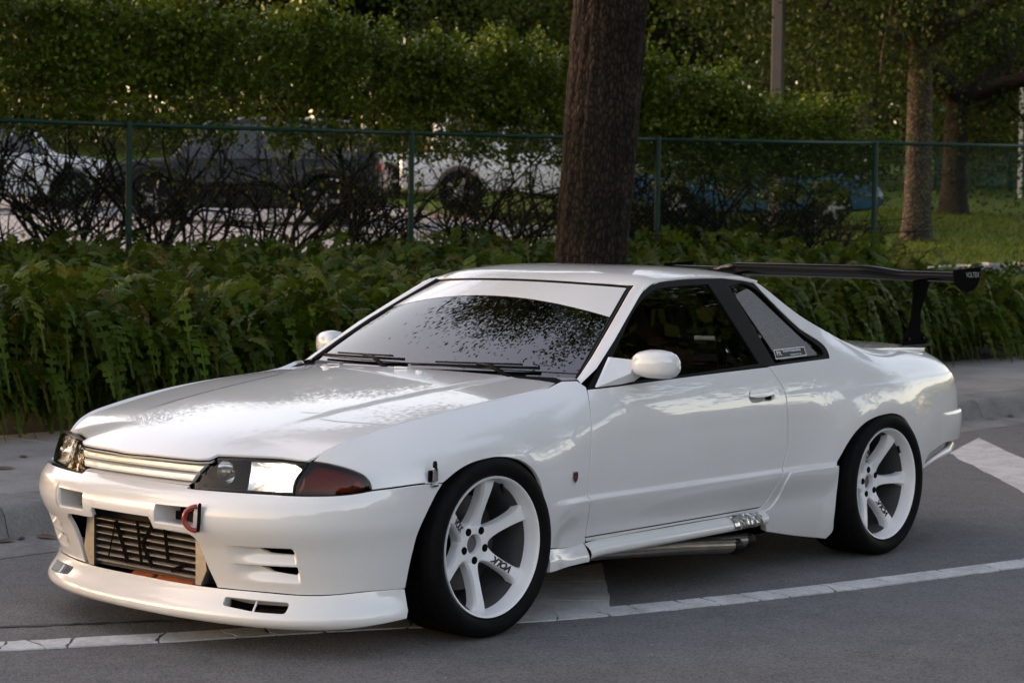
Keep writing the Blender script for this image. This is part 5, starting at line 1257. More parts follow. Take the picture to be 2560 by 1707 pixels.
pieces('crosswalk_bar', 'wide worn white crossing bar behind the rear bumper by the kerb', *bar((4.57, -1.01), .42), [0., .7, 1.4, 2.1, 2.75, 3.45], 13, .6, .0030, 0, 1.0)
# tar seam in the asphalt in front of the lip
b = MB(); rs = np.random.default_rng(4); q = np.array([(-1.30, .62), (-1.12, .50), (-.95, .38), (-.80, .28), (-.62, .16), (-.45, .02)]); q = np.stack([np.interp(np.linspace(0, 5, 40), np.arange(6), q[:, k]) for k in (0, 1)], 1)+rs.normal(0, .006, (40, 2)); w = np.interp(np.arange(40), [0, 6, 30, 39], [.002, .016, .010, .002])*rs.uniform(.5, 1.4, 40)
b.grid(np.stack([np.stack([q[:, 0], q[:, 1]+w, np.full(40, .004)], 1), np.stack([q[:, 0], q[:, 1]-w, np.full(40, .004)], 1)])); ts_ = b.build('tar_seam', simple('tar', (.012, .012, .012), .6)); tag(ts_, 'thin dark tar seam in the asphalt in front of the front lip', 'road crack')
# fallen leaves in the gutter and on the pavement
def dry_leaf(name, x, y, z, s, rz, label):
    b = MB(); n = 9; t = np.linspace(0, 1, n); w = np.sin(t*math.pi)**.8*.22; h = .10*np.sin(t*math.pi)
    b.grid(np.stack([np.stack([(t-.5)*s, -w*s, h*s*.2+.004], 1), np.stack([(t-.5)*s, 0*t, h*s+.003], 1), np.stack([(t-.5)*s, w*s, h*s*.15+.004], 1)]))
    o = b.build(name, MAT['dryleaf'], None, True, loc=(x, y, z), rot=(0, 0, rz)); return tag(o, label, 'leaf', 'fallen leaves along the kerb')
MAT['dryleaf'] = simple('dry_leaf', (.13, .055, .025), .8, noise=.4, nscale=30)
for k, (x, y, z, s, lab) in enumerate([(.02, 2.06, .012, .10, 'brown dry leaf in the gutter at the left edge'), (.22, 2.03, .012, .12, 'brown dry leaf in the gutter nearest the car nose'), (.12, 2.08, .012, .07, 'small brown leaf between two larger ones in the gutter'), (.9, 3.35, .152, .13, 'long brown dry leaf lying on the pavement left of the car'), (1.3, 3.75, .152, .09, 'small brown dry leaf farther back on the pavement left of the car'), (1.05, 2.9, .152, .06, 'tiny brown leaf on the pavement near the kerb edge'),
        (9.0, 2.02, .012, .09, 'brown dry leaf in the gutter behind the rear bumper'), (9.4, 2.06, .012, .12, 'reddish dry leaf in the gutter right of the rear bumper'), (9.75, 2.05, .012, .10, 'brown dry leaf in the gutter near the right edge'), (10.2, 2.08, .012, .12, 'outermost brown dry leaf in the gutter at the right edge'), (12.5, 4.3, .152, .07, 'small dark leaf on the pavement beside the ferns')]):
    dry_leaf('fallen_leaf', x, y, z, s, k*1.9, lab)

# ================================================================ plants
def quads_from(base, xd, yd, L, Wd, fold=.0):
    """leaf rhombs: base point, along xd length L, half width along yd"""
    a = base; c = base+xd*L[:, None]; m = base+xd*(L*.45)[:, None]
    l = m+yd*Wd[:, None]; r = m-yd*Wd[:, None]
    return np.stack([a, l, c, r], 1)
def unit(v): return v/(np.linalg.norm(v, axis=-1)[..., None]+1e-12)
def rand_dirs(n, r, up=0.):
    v = r.normal(size=(n, 3)); v[:, 2] += up; return unit(v)
def leaves_at(C, r, size, up=.3, out=None, ratio=.34):
    n = len(C); d = rand_dirs(n, r, up)
    if out is not None: d = unit(d+out*.8)
    nrm = unit(rand_dirs(n, r, .9)); y = unit(np.cross(nrm, d)); L = size*r.uniform(.7, 1.35, n)
    return quads_from(C, d, y, L, L*ratio)
def leaf_obj(name, Q, mat, parent=None):
    n = len(Q); me = np_mesh(name, Q.reshape(-1, 3), np.arange(n*4).reshape(n, 4), False); return obj(name, me, mat, parent)
# ---- fern bank (one uncountable mass of fronds)
def fern_bank():
    r = np.random.default_rng(21); pos = []
    N = 0
    while N < 9400:
        x = r.uniform(-1.5, 17.2, 4000); y = r.uniform(4.80, 13.6, 4000)
        fy = fence_y(x); ok = (y < fy+.15)
        xr = 15.2-.35*(y-4.8)+.25*np.sin(y*3.1)
        ok &= x < xr
        # denser at the visible front face, thinner far back-left out of the frame
        ok &= r.uniform(size=4000) < np.where(y < 6.2, 1.0, .62)
        ok &= ((x+5.2)*.661-(y+5.5)*.75) > -.285*((x+5.2)*.75+(y+5.5)*.661)
        pos.append(np.stack([x[ok], y[ok]], 1)); N += ok.sum()
    P = np.concatenate(pos)[:9400]
    ex = np.stack([r.uniform(-1.5, 15.2, 1500), r.uniform(4.72, 5.05, 1500)], 1); P = np.concatenate([P, ex]); n = len(P); spill = np.arange(n) >= n-1500
    z = ground(P[:, 0], P[:, 1])
    front = np.clip((6.3-P[:, 1])/1.5, 0, 1)
    L = r.uniform(.42, .86, n); az = r.uniform(0, 2*np.pi, n)
    az = np.where(r.uniform(size=n) < .62, -np.pi/2-.45+r.normal(0, .75, n), az)
    lean = r.uniform(.15, 1.0, n)
    h0 = z+r.uniform(.02, .42, n)*(1+.35*front)*(1-.55*np.clip((P[:, 1]-6.5)/3, 0, 1))
    az = np.where(spill, -np.pi/2+r.normal(0, .6, n), az); lean = np.where(spill, r.uniform(.0, .5, n), lean); h0 = np.where(spill, .17+r.uniform(0, .38, n), h0)
    d = np.stack([np.cos(az), np.sin(az)], 1)
    K_ = 14; t = np.linspace(.08, 1, K_)
    out = []
    # rachis: rises, then arches over
    rise = r.uniform(.30, .72, n)*L*(1-.25*np.clip((P[:, 1]-6.5)/3, 0, 1)); drop = np.where(spill, r.uniform(.5, 1.0, n), r.uniform(.15, 1.0, n))*L; reach = L*(.45+.5*lean)
    def rach(tt): 
        hh = h0[:, None]+rise[:, None]*np.sin(np.minimum(tt*1.9, 1.57))[None]-drop[:, None]*np.clip(tt-.45, 0, 1)[None]**2*2.2
        xy = P[:, None]+d[:, None]*(reach[:, None]*tt[None])[..., None]
        return np.concatenate([xy, hh[..., None]], -1)
    R0 = rach(t); R1 = rach(t+.02); T = unit(R1-R0)
    sidev = unit(np.cross(T, np.array([0, 0, 1.])[None, None]+.0*T)); nrm = unit(np.cross(sidev, T))
    roll = r.normal(0, .5, n)[:, None, None]
    sidev2 = sidev*np.cos(roll)+nrm*np.sin(roll)
    pl = .046*np.sin(np.pi*np.clip(t*.93+.10, 0, 1))**.7*(L[:, None]/.45)
    for s in (-1, 1):
        dirp = unit(sidev2*s+T*.55-nrm*.12); wv = unit(T-dirp*np.sum(T*dirp, -1)[..., None])
        q = quads_from(R0.reshape(-1, 3), dirp.reshape(-1, 3), wv.reshape(-1, 3), (pl*r.uniform(.8, 1.2, pl.shape)).ravel(), np.full(pl.size, .0165)*np.repeat(L/.45, K_))
        out.append(q)
    Q = np.concatenate([o.reshape(n, K_, 4, 3) for o in out], 1)       # n, 2K, 4, 3
    # thin blade joining the pinnae so that each frond is one island
    w = .007
    A = R0-sidev2*w; Bv = R0+sidev2*w
    V = np.concatenate([Q.reshape(n, -1, 3), A, Bv], 1); nv_ = V.shape[1]
    F = np.arange(2*K_*4).reshape(-1, 4); o0 = 2*K_*4
    F2 = np.array([(o0+i, o0+i+1, o0+K_+i+1, o0+K_+i) for i in range(K_-1)])
    Fa = np.concatenate([F, F2]); 
    # weld pinna bases to the blade: base vertex index -> nearest blade vertex
    Fa = Fa.copy()
    for s in range(2):
        for i in range(K_): Fa[s*K_+i, 0] = (o0+i) if s == 0 else (o0+K_+i)
    FF = (Fa[None]+(np.arange(n)*nv_)[:, None, None]).reshape(-1, 4)
    me = np_mesh('fern_bank', V.reshape(-1, 3), FF); o = obj('fern_bank', me, MAT['fern'])
    tag(o, 'dense dark green ferns covering the bank behind the pavement', 'ferns', kind='stuff')
fern_bank()
# ---- hedge shrubs behind the fence: stems and a leafy crown each
def make_shrub(seed, H, half, depth=.75, nclump=330, per=46):
    r = np.random.default_rng(seed); root = empty('hedge_shrub')
    z0 = 1.52
    # clump centres: mostly near the skin of the crown
    C = []
    while len(C) < nclump:
        p = np.array([r.uniform(-half, half), r.uniform(-depth, depth), r.uniform(z0-.12, H)])
        topz = H-.22*abs(math.sin(p[0]*2.1+seed))-.10*r.uniform()
        if p[2] > topz: continue
        e = max(abs(p[1])/depth, (p[2]-z0)/(topz-z0))
        if r.uniform() < .25+.75*e**2: C.append(p)
    C = np.array(C); n = nclump*per
    rad = r.uniform(.07, .20, nclump)
    pts = np.repeat(C, per, 0)+rand_dirs(n, r)*(np.repeat(rad, per)*r.uniform(.2, 1, n)**.6)[:, None]
    thin = (pts[:, 2] < z0+.30) & (r.uniform(size=n) < .55); pts = pts[~thin]
    # sprigs on top
    sp = C[C[:, 2] > H-.55][:60]; sprig = []
    for q in sp:
        t = r.uniform(0, 1, 14); dq = unit(np.array([r.normal(0, .3), r.normal(0, .3), 1.])); sprig.append(q+t[:, None]*dq*r.uniform(.15, .36))
    if sprig: pts = np.concatenate([pts]+sprig)
    # sparse leaves along the stems
    ns = 300; low = np.stack([r.uniform(-half, half, ns), r.uniform(-.45, .45, ns), r.uniform(.12, z0, ns)], 1); pts = np.concatenate([pts, low])
    Q = leaves_at(pts, r, .058, .25)
    leaf_obj('crown', Q, MAT['hedge'], root)
    for k in range(13):
        b = MB(); x0 = r.uniform(-half*.95, half*.95); y0 = r.uniform(-.3, .3)
        def branch(p, d, l, rad, lev):
            q = [p]; m = 6
            for i in range(m):
                d = unit(d+r.normal(0, .22, 3)*np.array([1, .8, .3])); q.append(q[-1]+d*l/m)
            b.tube(q, np.linspace(rad, rad*.62, m+1), 5, False)
            if lev < 3:
                for c in range(4 if lev == 0 else 2):
                    j = r.integers(1, m+1); dd = unit(d+r.normal(0, .60, 3)+np.array([0, 0, .25])); branch(q[j], dd, l*.66, max(rad*.62, .0035), lev+1)
        branch(np.array([x0, y0, -.08]), unit(np.array([r.normal(0, .25), r.normal(0, .2), 1.])), 1.02, r.uniform(.016, .028), 0)
        b.build('stem', MAT['twig'], root, True)
    return root
protos = [make_shrub(31, 2.85, 1.05), make_shrub(32, 2.68, 1.0), make_shrub(33, 2.92, 1.1)]
HS = [(-5.0, 1.08), (-3.7, 1.05), (-2.4, 1.12), (-1.1, 1.06), (.2, 1.10), (1.5, 1.04), (2.8, 1.0), (4.1, .98), (5.3, .96), (6.4, .92), (7.4, .86), (8.2, .76), (8.75, .66)]
hl_ = ['hedge shrub filling the left edge of the picture behind the fence', 'hedge shrub just left of the first fence post', 'hedge shrub behind the first fence post', 'hedge shrub right of the first fence post in front of the black SUV', 'hedge shrub in front of the middle of the black SUV', 'hedge shrub between the black SUV and the second fence post', 'hedge shrub behind the second fence post', 'hedge shrub in front of the white pickup bed', 'hedge shrub directly behind the big oak trunk', 'hedge shrub right of the big oak trunk', 'hedge shrub behind the third fence post', 'shorter hedge shrub in front of the blue car', 'lowest hedge shrub ending the row before the last fence post']
for i, (s_, sc) in enumerate(HS):
    o = protos[i] if i < 3 else copy_tree(protos[i % 3])
    px_, py_ = 7.176+u[0]*s_+FN[0]*.95, 10.392+u[1]*s_+FN[1]*.95
    o.location = (px_, py_, float(ground(px_, py_))); o.rotation_euler = (0, 0, math.atan2(u[1], u[0])+(math.pi if i % 2 else 0)); o.scale = (1, 1, sc*1.0)
    tag(o, hl_[i], 'shrub', 'hedge shrubs behind the fence')
# ---- trees
def limb(b, r, p, d, l, rad, lev, ends, wob=.16, rise=.25, kids=3, k=8):
    q = [np.array(p, float)]; m = 7
    for i in range(m):
        d = unit(d+r.normal(0, wob, 3)+np.array([0, 0, .02*rise])); q.append(q[-1]+d*l/m)
    b.tube(q, np.linspace(rad, rad*.55, m+1), k, False)
    if lev <= 0: ends.extend(q[3:]); return
    for c in range(kids):
        j = r.integers(3, m+1); dd = unit(d*.6+r.normal(0, .6, 3)+np.array([0, 0, rise])); limb(b, r, q[j], dd, l*.68, rad*.5, lev-1, ends, wob, rise, kids, max(5, k-1))
    ends.extend(q[5:])
def crown_leaves(r, ends, n, spread, size, flat=.75):
    E_ = np.array(ends); c = E_[r.integers(0, len(E_), n//26+1)]; c = c+r.normal(0, spread*.5, c.shape)
    pts = np.repeat(c, 26, 0)[:n]+r.normal(0, spread*.32, (n, 3))*np.array([1, 1, flat]); return leaves_at(pts, r, size, -.1)
def make_tree(seed, trunk_h, trunk_r, crown_l, nleaf, leaf, mat, bark, kids=4, rise=.3, lev=2, name='oak_tree', lean=(0, 0), spread=.9):
    r = np.random.default_rng(seed); root = empty(name); b = MB()
    nz = 14; zz = np.linspace(-.2, trunk_h, nz); k = 22; P = []
    for i, z in enumerate(zz):
        f = 1+.32*math.exp(-max(z, 0)/.22); rr = trunk_r*f*(1-.18*max(z, 0)/trunk_h)
        th = np.arange(k+1)/k*2*np.pi; wob = 1+.05*np.sin(3*th+seed)+.035*np.sin(5*th+2*seed+z)+.10*(f-1)*np.sin(4*th+seed)
        P.append(np.stack([lean[0]*z+rr*wob*np.cos(th), lean[1]*z+rr*wob*np.sin(th), np.full(k+1, z)], 1))
    b.grid(np.stack(P)); trunk = b.build('trunk', bark, root, True)
    lb = MB(); ends = []; t = np.array([lean[0]*trunk_h, lean[1]*trunk_h, trunk_h-.15])
    for c in range(kids):
        a = 2*math.pi*c/kids+r.uniform(-.3, .3); limb(lb, r, t, unit(np.array([math.cos(a), math.sin(a), .5+.5*rise+r.uniform(-.1, .3)])), crown_l, trunk_r*.62, lev, ends, .14, rise)
    lb.build('limbs', bark, root, True)
    leaf_obj('crown', crown_leaves(r, ends, nleaf, spread, leaf), mat, root)
    return root
# the big oak in front of the fence
def big_oak():
    r = np.random.default_rng(77); root = empty('oak_tree', (7.96, 5.28, .30)); tag(root, 'big dark oak trunk standing in the ferns in front of the fence', 'tree')
    b = MB(); k = 90; nz = 120; P = []
    Ht = 5.4
    for z in np.linspace(-.2, Ht, nz):
        th = np.arange(k+1)/k*2*np.pi
        rr = .292*(1+.14*math.exp(-max(z-.5, 0)/.5))*(1-.03*z/3)
        ridge = .014*np.sin(17*th+1.7*np.sin(z*2.1)+z*.8)+.010*np.sin(29*th+2.2*np.sin(z*3.3+1)-z*1.7)+.012*np.sin(5*th+z*.7)
        ridge = ridge+.008*np.sin(23*z+9*np.sin(th*3))*np.sin(13*th)
        kn = .06*np.exp(-((z-2.93)/.11)**2)*np.exp(-(((th-4.28+np.pi) % (2*np.pi)-np.pi)/.24)**2)-.05*np.exp(-((z-2.97)/.045)**2)*np.exp(-(((th-4.22+np.pi) % (2*np.pi)-np.pi)/.09)**2)
        ridge = ridge+.009*np.sin(41*th+3*np.sin(z*6+th*2))*np.sin(9*z+7*np.sin(th*4)); rr = rr+ridge*.55+kn+.02*np.sin(2*th+z*1.3)
        P.append(np.stack([.043*z+rr*np.cos(th)+.015*math.sin(z), -.049*z+rr*np.sin(th), np.full(k+1, z)], 1))
    b.grid(np.stack(P)); b.build('trunk', MAT['bark'], root, True)
    lb = MB(); ends = []
    for c, a in enumerate((.4, 1.5, 2.7, 3.7, 4.8, 5.7)):
        limb(lb, r, (.23, -.26, 5.2), unit(np.array([math.cos(a), math.sin(a), .55])), 3.1, .17, 2, ends, .15, .22, 4)
    for a, z_, l_ in ((3.5, 4.3, 3.6), (4.1, 4.7, 3.4), (3.0, 5.0, 3.4)):
        limb(lb, r, (.2, -.23, z_), unit(np.array([math.cos(a), math.sin(a), .62])), l_, .15, 2, ends, .15, .16, 4)
    lb.build('limbs', MAT['bark'], root, True)
    Q = crown_leaves(r, ends, 130000, .85, .085); Q = Q[Q[..., 2].min(1) > 4.9]
    leaf_obj('crown', Q, MAT['oakleaf'], root)
big_oak()
def put(o, x, y, rz, sc, label, cat='tree', group=None, z=None):
    o.location = (x, y, float(ground(x, y)) if z is None else z); o.rotation_euler = (0, 0, rz); o.scale = (sc, sc, sc); tag(o, label, cat, group); return o
oakA = make_tree(51, 3.3, .225, 3.4, 60000, .085, MAT['oakleaf'], MAT['bark_pale'], 5, .12, 2, spread=1.0)
oakB = make_tree(52, 2.4, .26, 3.9, 60000, .09, MAT['oakleaf'], MAT['bark'], 5, .06, 2, spread=1.1)
oakY = make_tree(53, 2.6, .22, 3.2, 55000, .09, MAT['yellowleaf'], MAT['bark'], 5, .25, 2, spread=1.0)
oakF = make_tree(54, 3.0, .25, 4.2, 60000, .13, MAT['farleaf'], MAT['bark'], 6, .2, 2, spread=1.3)
put(oakA, 23.95, 11.39, .6, 1.0, 'pale-trunked oak on the lawn just right of the last fence post')
put(oakB, 33.0, 15.75, 2.2, 1.05, 'dark-trunked oak on the lawn behind the pale one')
put(oakY, 37, 45, .0, 1.35, 'yellow-green tree above the left end of the hedge')
put(oakF, 50, 47, 1.0, 1.5, 'large dark tree behind the parked cars above the hedge middle')
G_ = 'trees beyond the parking lot'
for (src, x, y, rz, sc, lab) in [
    (oakY, 28.0, 50.0, 1.7, 1.4, 'yellow-green tree behind the hedge at the far left'),
    (oakF, 38, 56, 2.0, 1.6, 'dark tree rising behind the black SUV'),
    (oakF, 47, 41, .3, 1.35, 'dark tree rising behind the white pickup left of the big trunk'),
    (oakB, 41, 30.0, 4.0, 1.25, 'dark spreading tree behind the grey lamp post'),
    (oakA, 46, 26.0, 5.0, 1.3, 'green spreading tree right of the grey lamp post'),
    (oakA, 50, 19.0, 1.2, 1.35, 'green oak filling the top right corner'),
    (oakY, 58, 26, .8, 1.2, 'yellowish tree far behind the lawn at the right'),
    (oakF, 52, 31, 2.6, 1.5, 'dark far tree behind the two lawn oaks'),
    (oakF, 66, 33, 1.3, 1.6, 'dark far tree at the right end of the lawn'),
    (oakF, 58, 54, 3.1, 1.8, 'farthest dark tree behind the parking lot'),
    (oakF, 22, 62, .5, 1.8, 'far dark tree behind the lot at the left'),
    (oakF, 45, 62, 4.4, 1.8, 'far dark tree behind the lot left of the big trunk')]:
    put(copy_tree(src), x, y, rz, sc, lab, 'tree', G_)
oakS = make_tree(55, 3.4, .34, 5.2, 42000, .20, MAT['oakleaf'], MAT['bark'], 6, .16, 2, spread=1.25)
put(oakS, 14.5, -11.5, 4, 1.3, 'street oak across the road opposite the tail of the car', 'tree', 'oaks along the road outside the picture', 0.)
for (x, y, rz, sc, lab) in [(-6.5, 14.5, 5, 1.0, 'street oak left of the picture, added to dapple the sun on the car')]:  # unseen tree, added in the sun's path to dapple the car front
    put(copy_tree(oakS), x, y, rz, sc, lab, 'tree', 'oaks along the road outside the picture', 0.)
put(copy_tree(oakB), -6.6, 11.6, 2.0, 1.0, 'low-branched oak left of the picture, added to shade the car front', 'tree', 'oaks along the road outside the picture', 0.15)  # unseen low crown, added to keep the sun off the car front
# far wood closing the horizon: one mass
r = np.random.default_rng(9); n = 26000; s_ = r.uniform(-70, 75, n); base = np.stack([32+u[0]*s_+FN[0]*58, 20+u[1]*s_+FN[1]*58], 1)+r.normal(0, 4, (n, 2))
hz = 3+r.uniform(0, 1, n)**.8*(11+3*np.sin(s_*.22)+2*np.sin(s_*.61)); leaf_obj('far_wood', leaves_at(np.concatenate([base, hz[:, None]], 1), r, .9, 0), MAT['farleaf']); tag(bpy.data.objects['far_wood'], 'dark wood closing the view far behind the parking lot', 'wood', kind='stuff')
n = 30000; wx_ = r.uniform(-70, 110, n); wz_ = r.uniform(0, 1, n)**.85*(6.2+1.6*np.sin(wx_*.23)+1.1*np.sin(wx_*.71)); wood2 = leaf_obj('glow_screen_wood', leaves_at(np.stack([wx_, -30-r.uniform(0, 3.5, n), wz_], 1), r, .75, 0), MAT['farleaf']); tag(wood2, 'dark row of bushes and trees across the street behind the camera, added to block horizon glow', 'wood', kind='stuff')  # unseen tree row, added to keep horizon glow out of the side reflections
n = 7000; wood3 = leaf_obj('glow_screen_wood', leaves_at(np.stack([88+r.uniform(0, 4, n), r.uniform(-34, 12, n), r.uniform(0, 1, n)**.85*8], 1), r, .75, 0), MAT['farleaf']); tag(wood3, 'dark trees added out of view at the street end to block horizon glow', 'wood', kind='stuff')  # unseen trees, added against the golden horizon reflection on the rear fender
# lawn grass blades in the visible right part
n = 26000; gx = r.uniform(15.0, 34, n); gy = r.uniform(5.0, 17, n); ok = ((fdist(gx, gy) > .1) | (gx > 15.6+.25*(gy-4.8))) & (gy > 4.85+np.maximum(gx-15.5, 0)*.25)
gx, gy = gx[ok], gy[ok]; bp = np.stack([gx, gy, ground(gx, gy)-.01], 1); Q = quads_from(bp, unit(rand_dirs(len(bp), r, 2.2)), unit(rand_dirs(len(bp), r)*np.array([1, 1, .1])), r.uniform(.05, .13, len(bp)), np.full(len(bp), .010))
gr = leaf_obj('lawn_grass', Q, leaf_mat('grass_blades', [(.042, .075, .006), (.068, .116, .010), (.080, .088, .014), (.054, .098, .008)], .6, .3, .05)); tag(gr, 'short green lawn grass right of the ferns', 'grass', kind='stuff')
# ================================================================ fence, lamp post, parked cars, far things
tops = {-2: 2.43, -1: 2.44, 0: 2.449, 1: 2.471, 2: 2.508, 3: 2.563, 4: 2.62, 5: 2.70}
fence = empty('chain_link_fence', (7.176, 10.392, 1.05)); tag(fence, 'green chain-link fence with round posts between the ferns and the hedge', 'fence')
def fp(k): return 7.176+2.859*k, 10.392-1.0615*k
inv = Matrix.Translation(fence.location).inverted()
fparts = []
for k in range(-2, 6):
    x, y = fp(k); z0 = float(ground(x, y)); zt = tops[k]
    b = MB(); b.tube([(x, y, z0-.3), (x, y, zt-.02)], .032, 12); b.lathe([(.034, -.03), (.036, -.01), (.022, .012), (0, .018)], 12, 'z', (x, y, zt-.01)); o = b.build('post', MAT['fence_green'], None, True, 40); fparts.append(o)
    if k < 5:
        x2, y2 = fp(k+1); z2 = tops[k+1]
        b = MB(); b.tube([(x, y, zt-.03), ((x+x2)/2, (y+y2)/2, (zt+z2)/2-.034), (x2, y2, z2-.03)], .022, 10); fparts.append(b.build('top_rail', MAT['fence_green'], None, True))
# diamond wire: straight runs both ways, one part
V = []; F = []; wr_ = .0016; n0 = 0
Ltot = 3.05*7; H_ = 1.62; pitch = .062
x0, y0 = fp(-2)
def ztop(s): 
    k = s/3.05-2; return np.interp(k, list(tops.keys()), list(tops.values()))-.05
segs = []
for s in np.arange(-H_, Ltot, pitch):
    for dirn in (1, -1):
        a, c = (s, s+H_) if dirn == 1 else (s+H_, s)
        # from bottom (t=0) to top (t=1)
        t0 = 0.; t1 = 1.
        lo, hi = min(a, c), max(a, c)
        if hi < 0 or lo > Ltot: continue
        f0 = np.clip((0-a)/(c-a), 0, 1) if dirn == 1 else np.clip((Ltot-a)/(c-a), 0, 1)
        f1 = np.clip((Ltot-a)/(c-a), 0, 1) if dirn == 1 else np.clip((0-a)/(c-a), 0, 1)
        if f1-f0 < .02: continue
        segs.append((a+(c-a)*f0, f0, a+(c-a)*f1, f1, dirn))
mb = MB()
for (sa, fa, sb, fb_, dn) in segs:
    pa = np.array([x0+u[0]*sa, y0+u[1]*sa, ztop(sa)-H_*(1-fa)]); pb = np.array([x0+u[0]*sb, y0+u[1]*sb, ztop(sb)-H_*(1-fb_)])
    o_ = np.array([FN[0], FN[1], 0])*.002*dn
    mb.tube([pa+o_, pb+o_], wr_, 3, False)
wm = mb.build('wire_mesh', MAT['fence_green'], None); wm['kind'] = 'stuff'; fparts.append(wm)
for o in fparts: o.parent = fence; o.matrix_parent_inverse = inv
# low stone edging behind the last post
ed = empty('stone_edging', (15.9, 7.6, float(ground(15.9, 7.6)))); tag(ed, 'low pale rough stone edging along the lawn behind the wing', 'edging')
r = np.random.default_rng(15); pth = np.array([(14.2, 8.25), (15.4, 7.55), (17.0, 7.55), (18.6, 7.3), (19.8, 6.9)])
tt = np.linspace(0, 4, 17)
for i in range(16):
    a = np.array([np.interp(tt[i], range(5), pth[:, 0]), np.interp(tt[i], range(5), pth[:, 1])]); c = np.array([np.interp(tt[i+1], range(5), pth[:, 0]), np.interp(tt[i+1], range(5), pth[:, 1])]); m_ = (a+c)/2; l = np.linalg.norm(c-a)
    b = MB(); b.box((0, 0, 0), (l*.96, .26+r.uniform(-.04, .04), .16+r.uniform(-.03, .03)), bev=.03); q = b.build('edging_stone', MAT['lot'], None); q.location = (m_[0], m_[1], float(ground(*m_))+.05); q.rotation_euler = (r.normal(0, .04), r.normal(0, .04), math.atan2(c[1]-a[1], c[0]-a[0])); q.parent = ed; q.matrix_parent_inverse = Matrix.Translation(ed.location).inverted()
# lamp post
lp = empty('lamp_post', (20.02, 11.5, float(ground(20.02, 11.5)))); tag(lp, 'square grey lamp post rising behind the hedge right of the oak trunk', 'lamp post')
b = MB(); b.box((0, 0, 3.6), (.165, .165, 7.4), bev=.012); b.build('pole', MAT['pole_grey'], lp); b = MB(); b.box((0, 0, .12), (.34, .34, .24), bev=.02); b.build('base', MAT['kerbcon'], lp)
b = MB(); b.box((.4, 0, 7.3), (1.0, .3, .14), bev=.03); b.build('lamp_head', MAT['pole_grey'], lp)
lp.rotation_euler = (0, 0, .35)
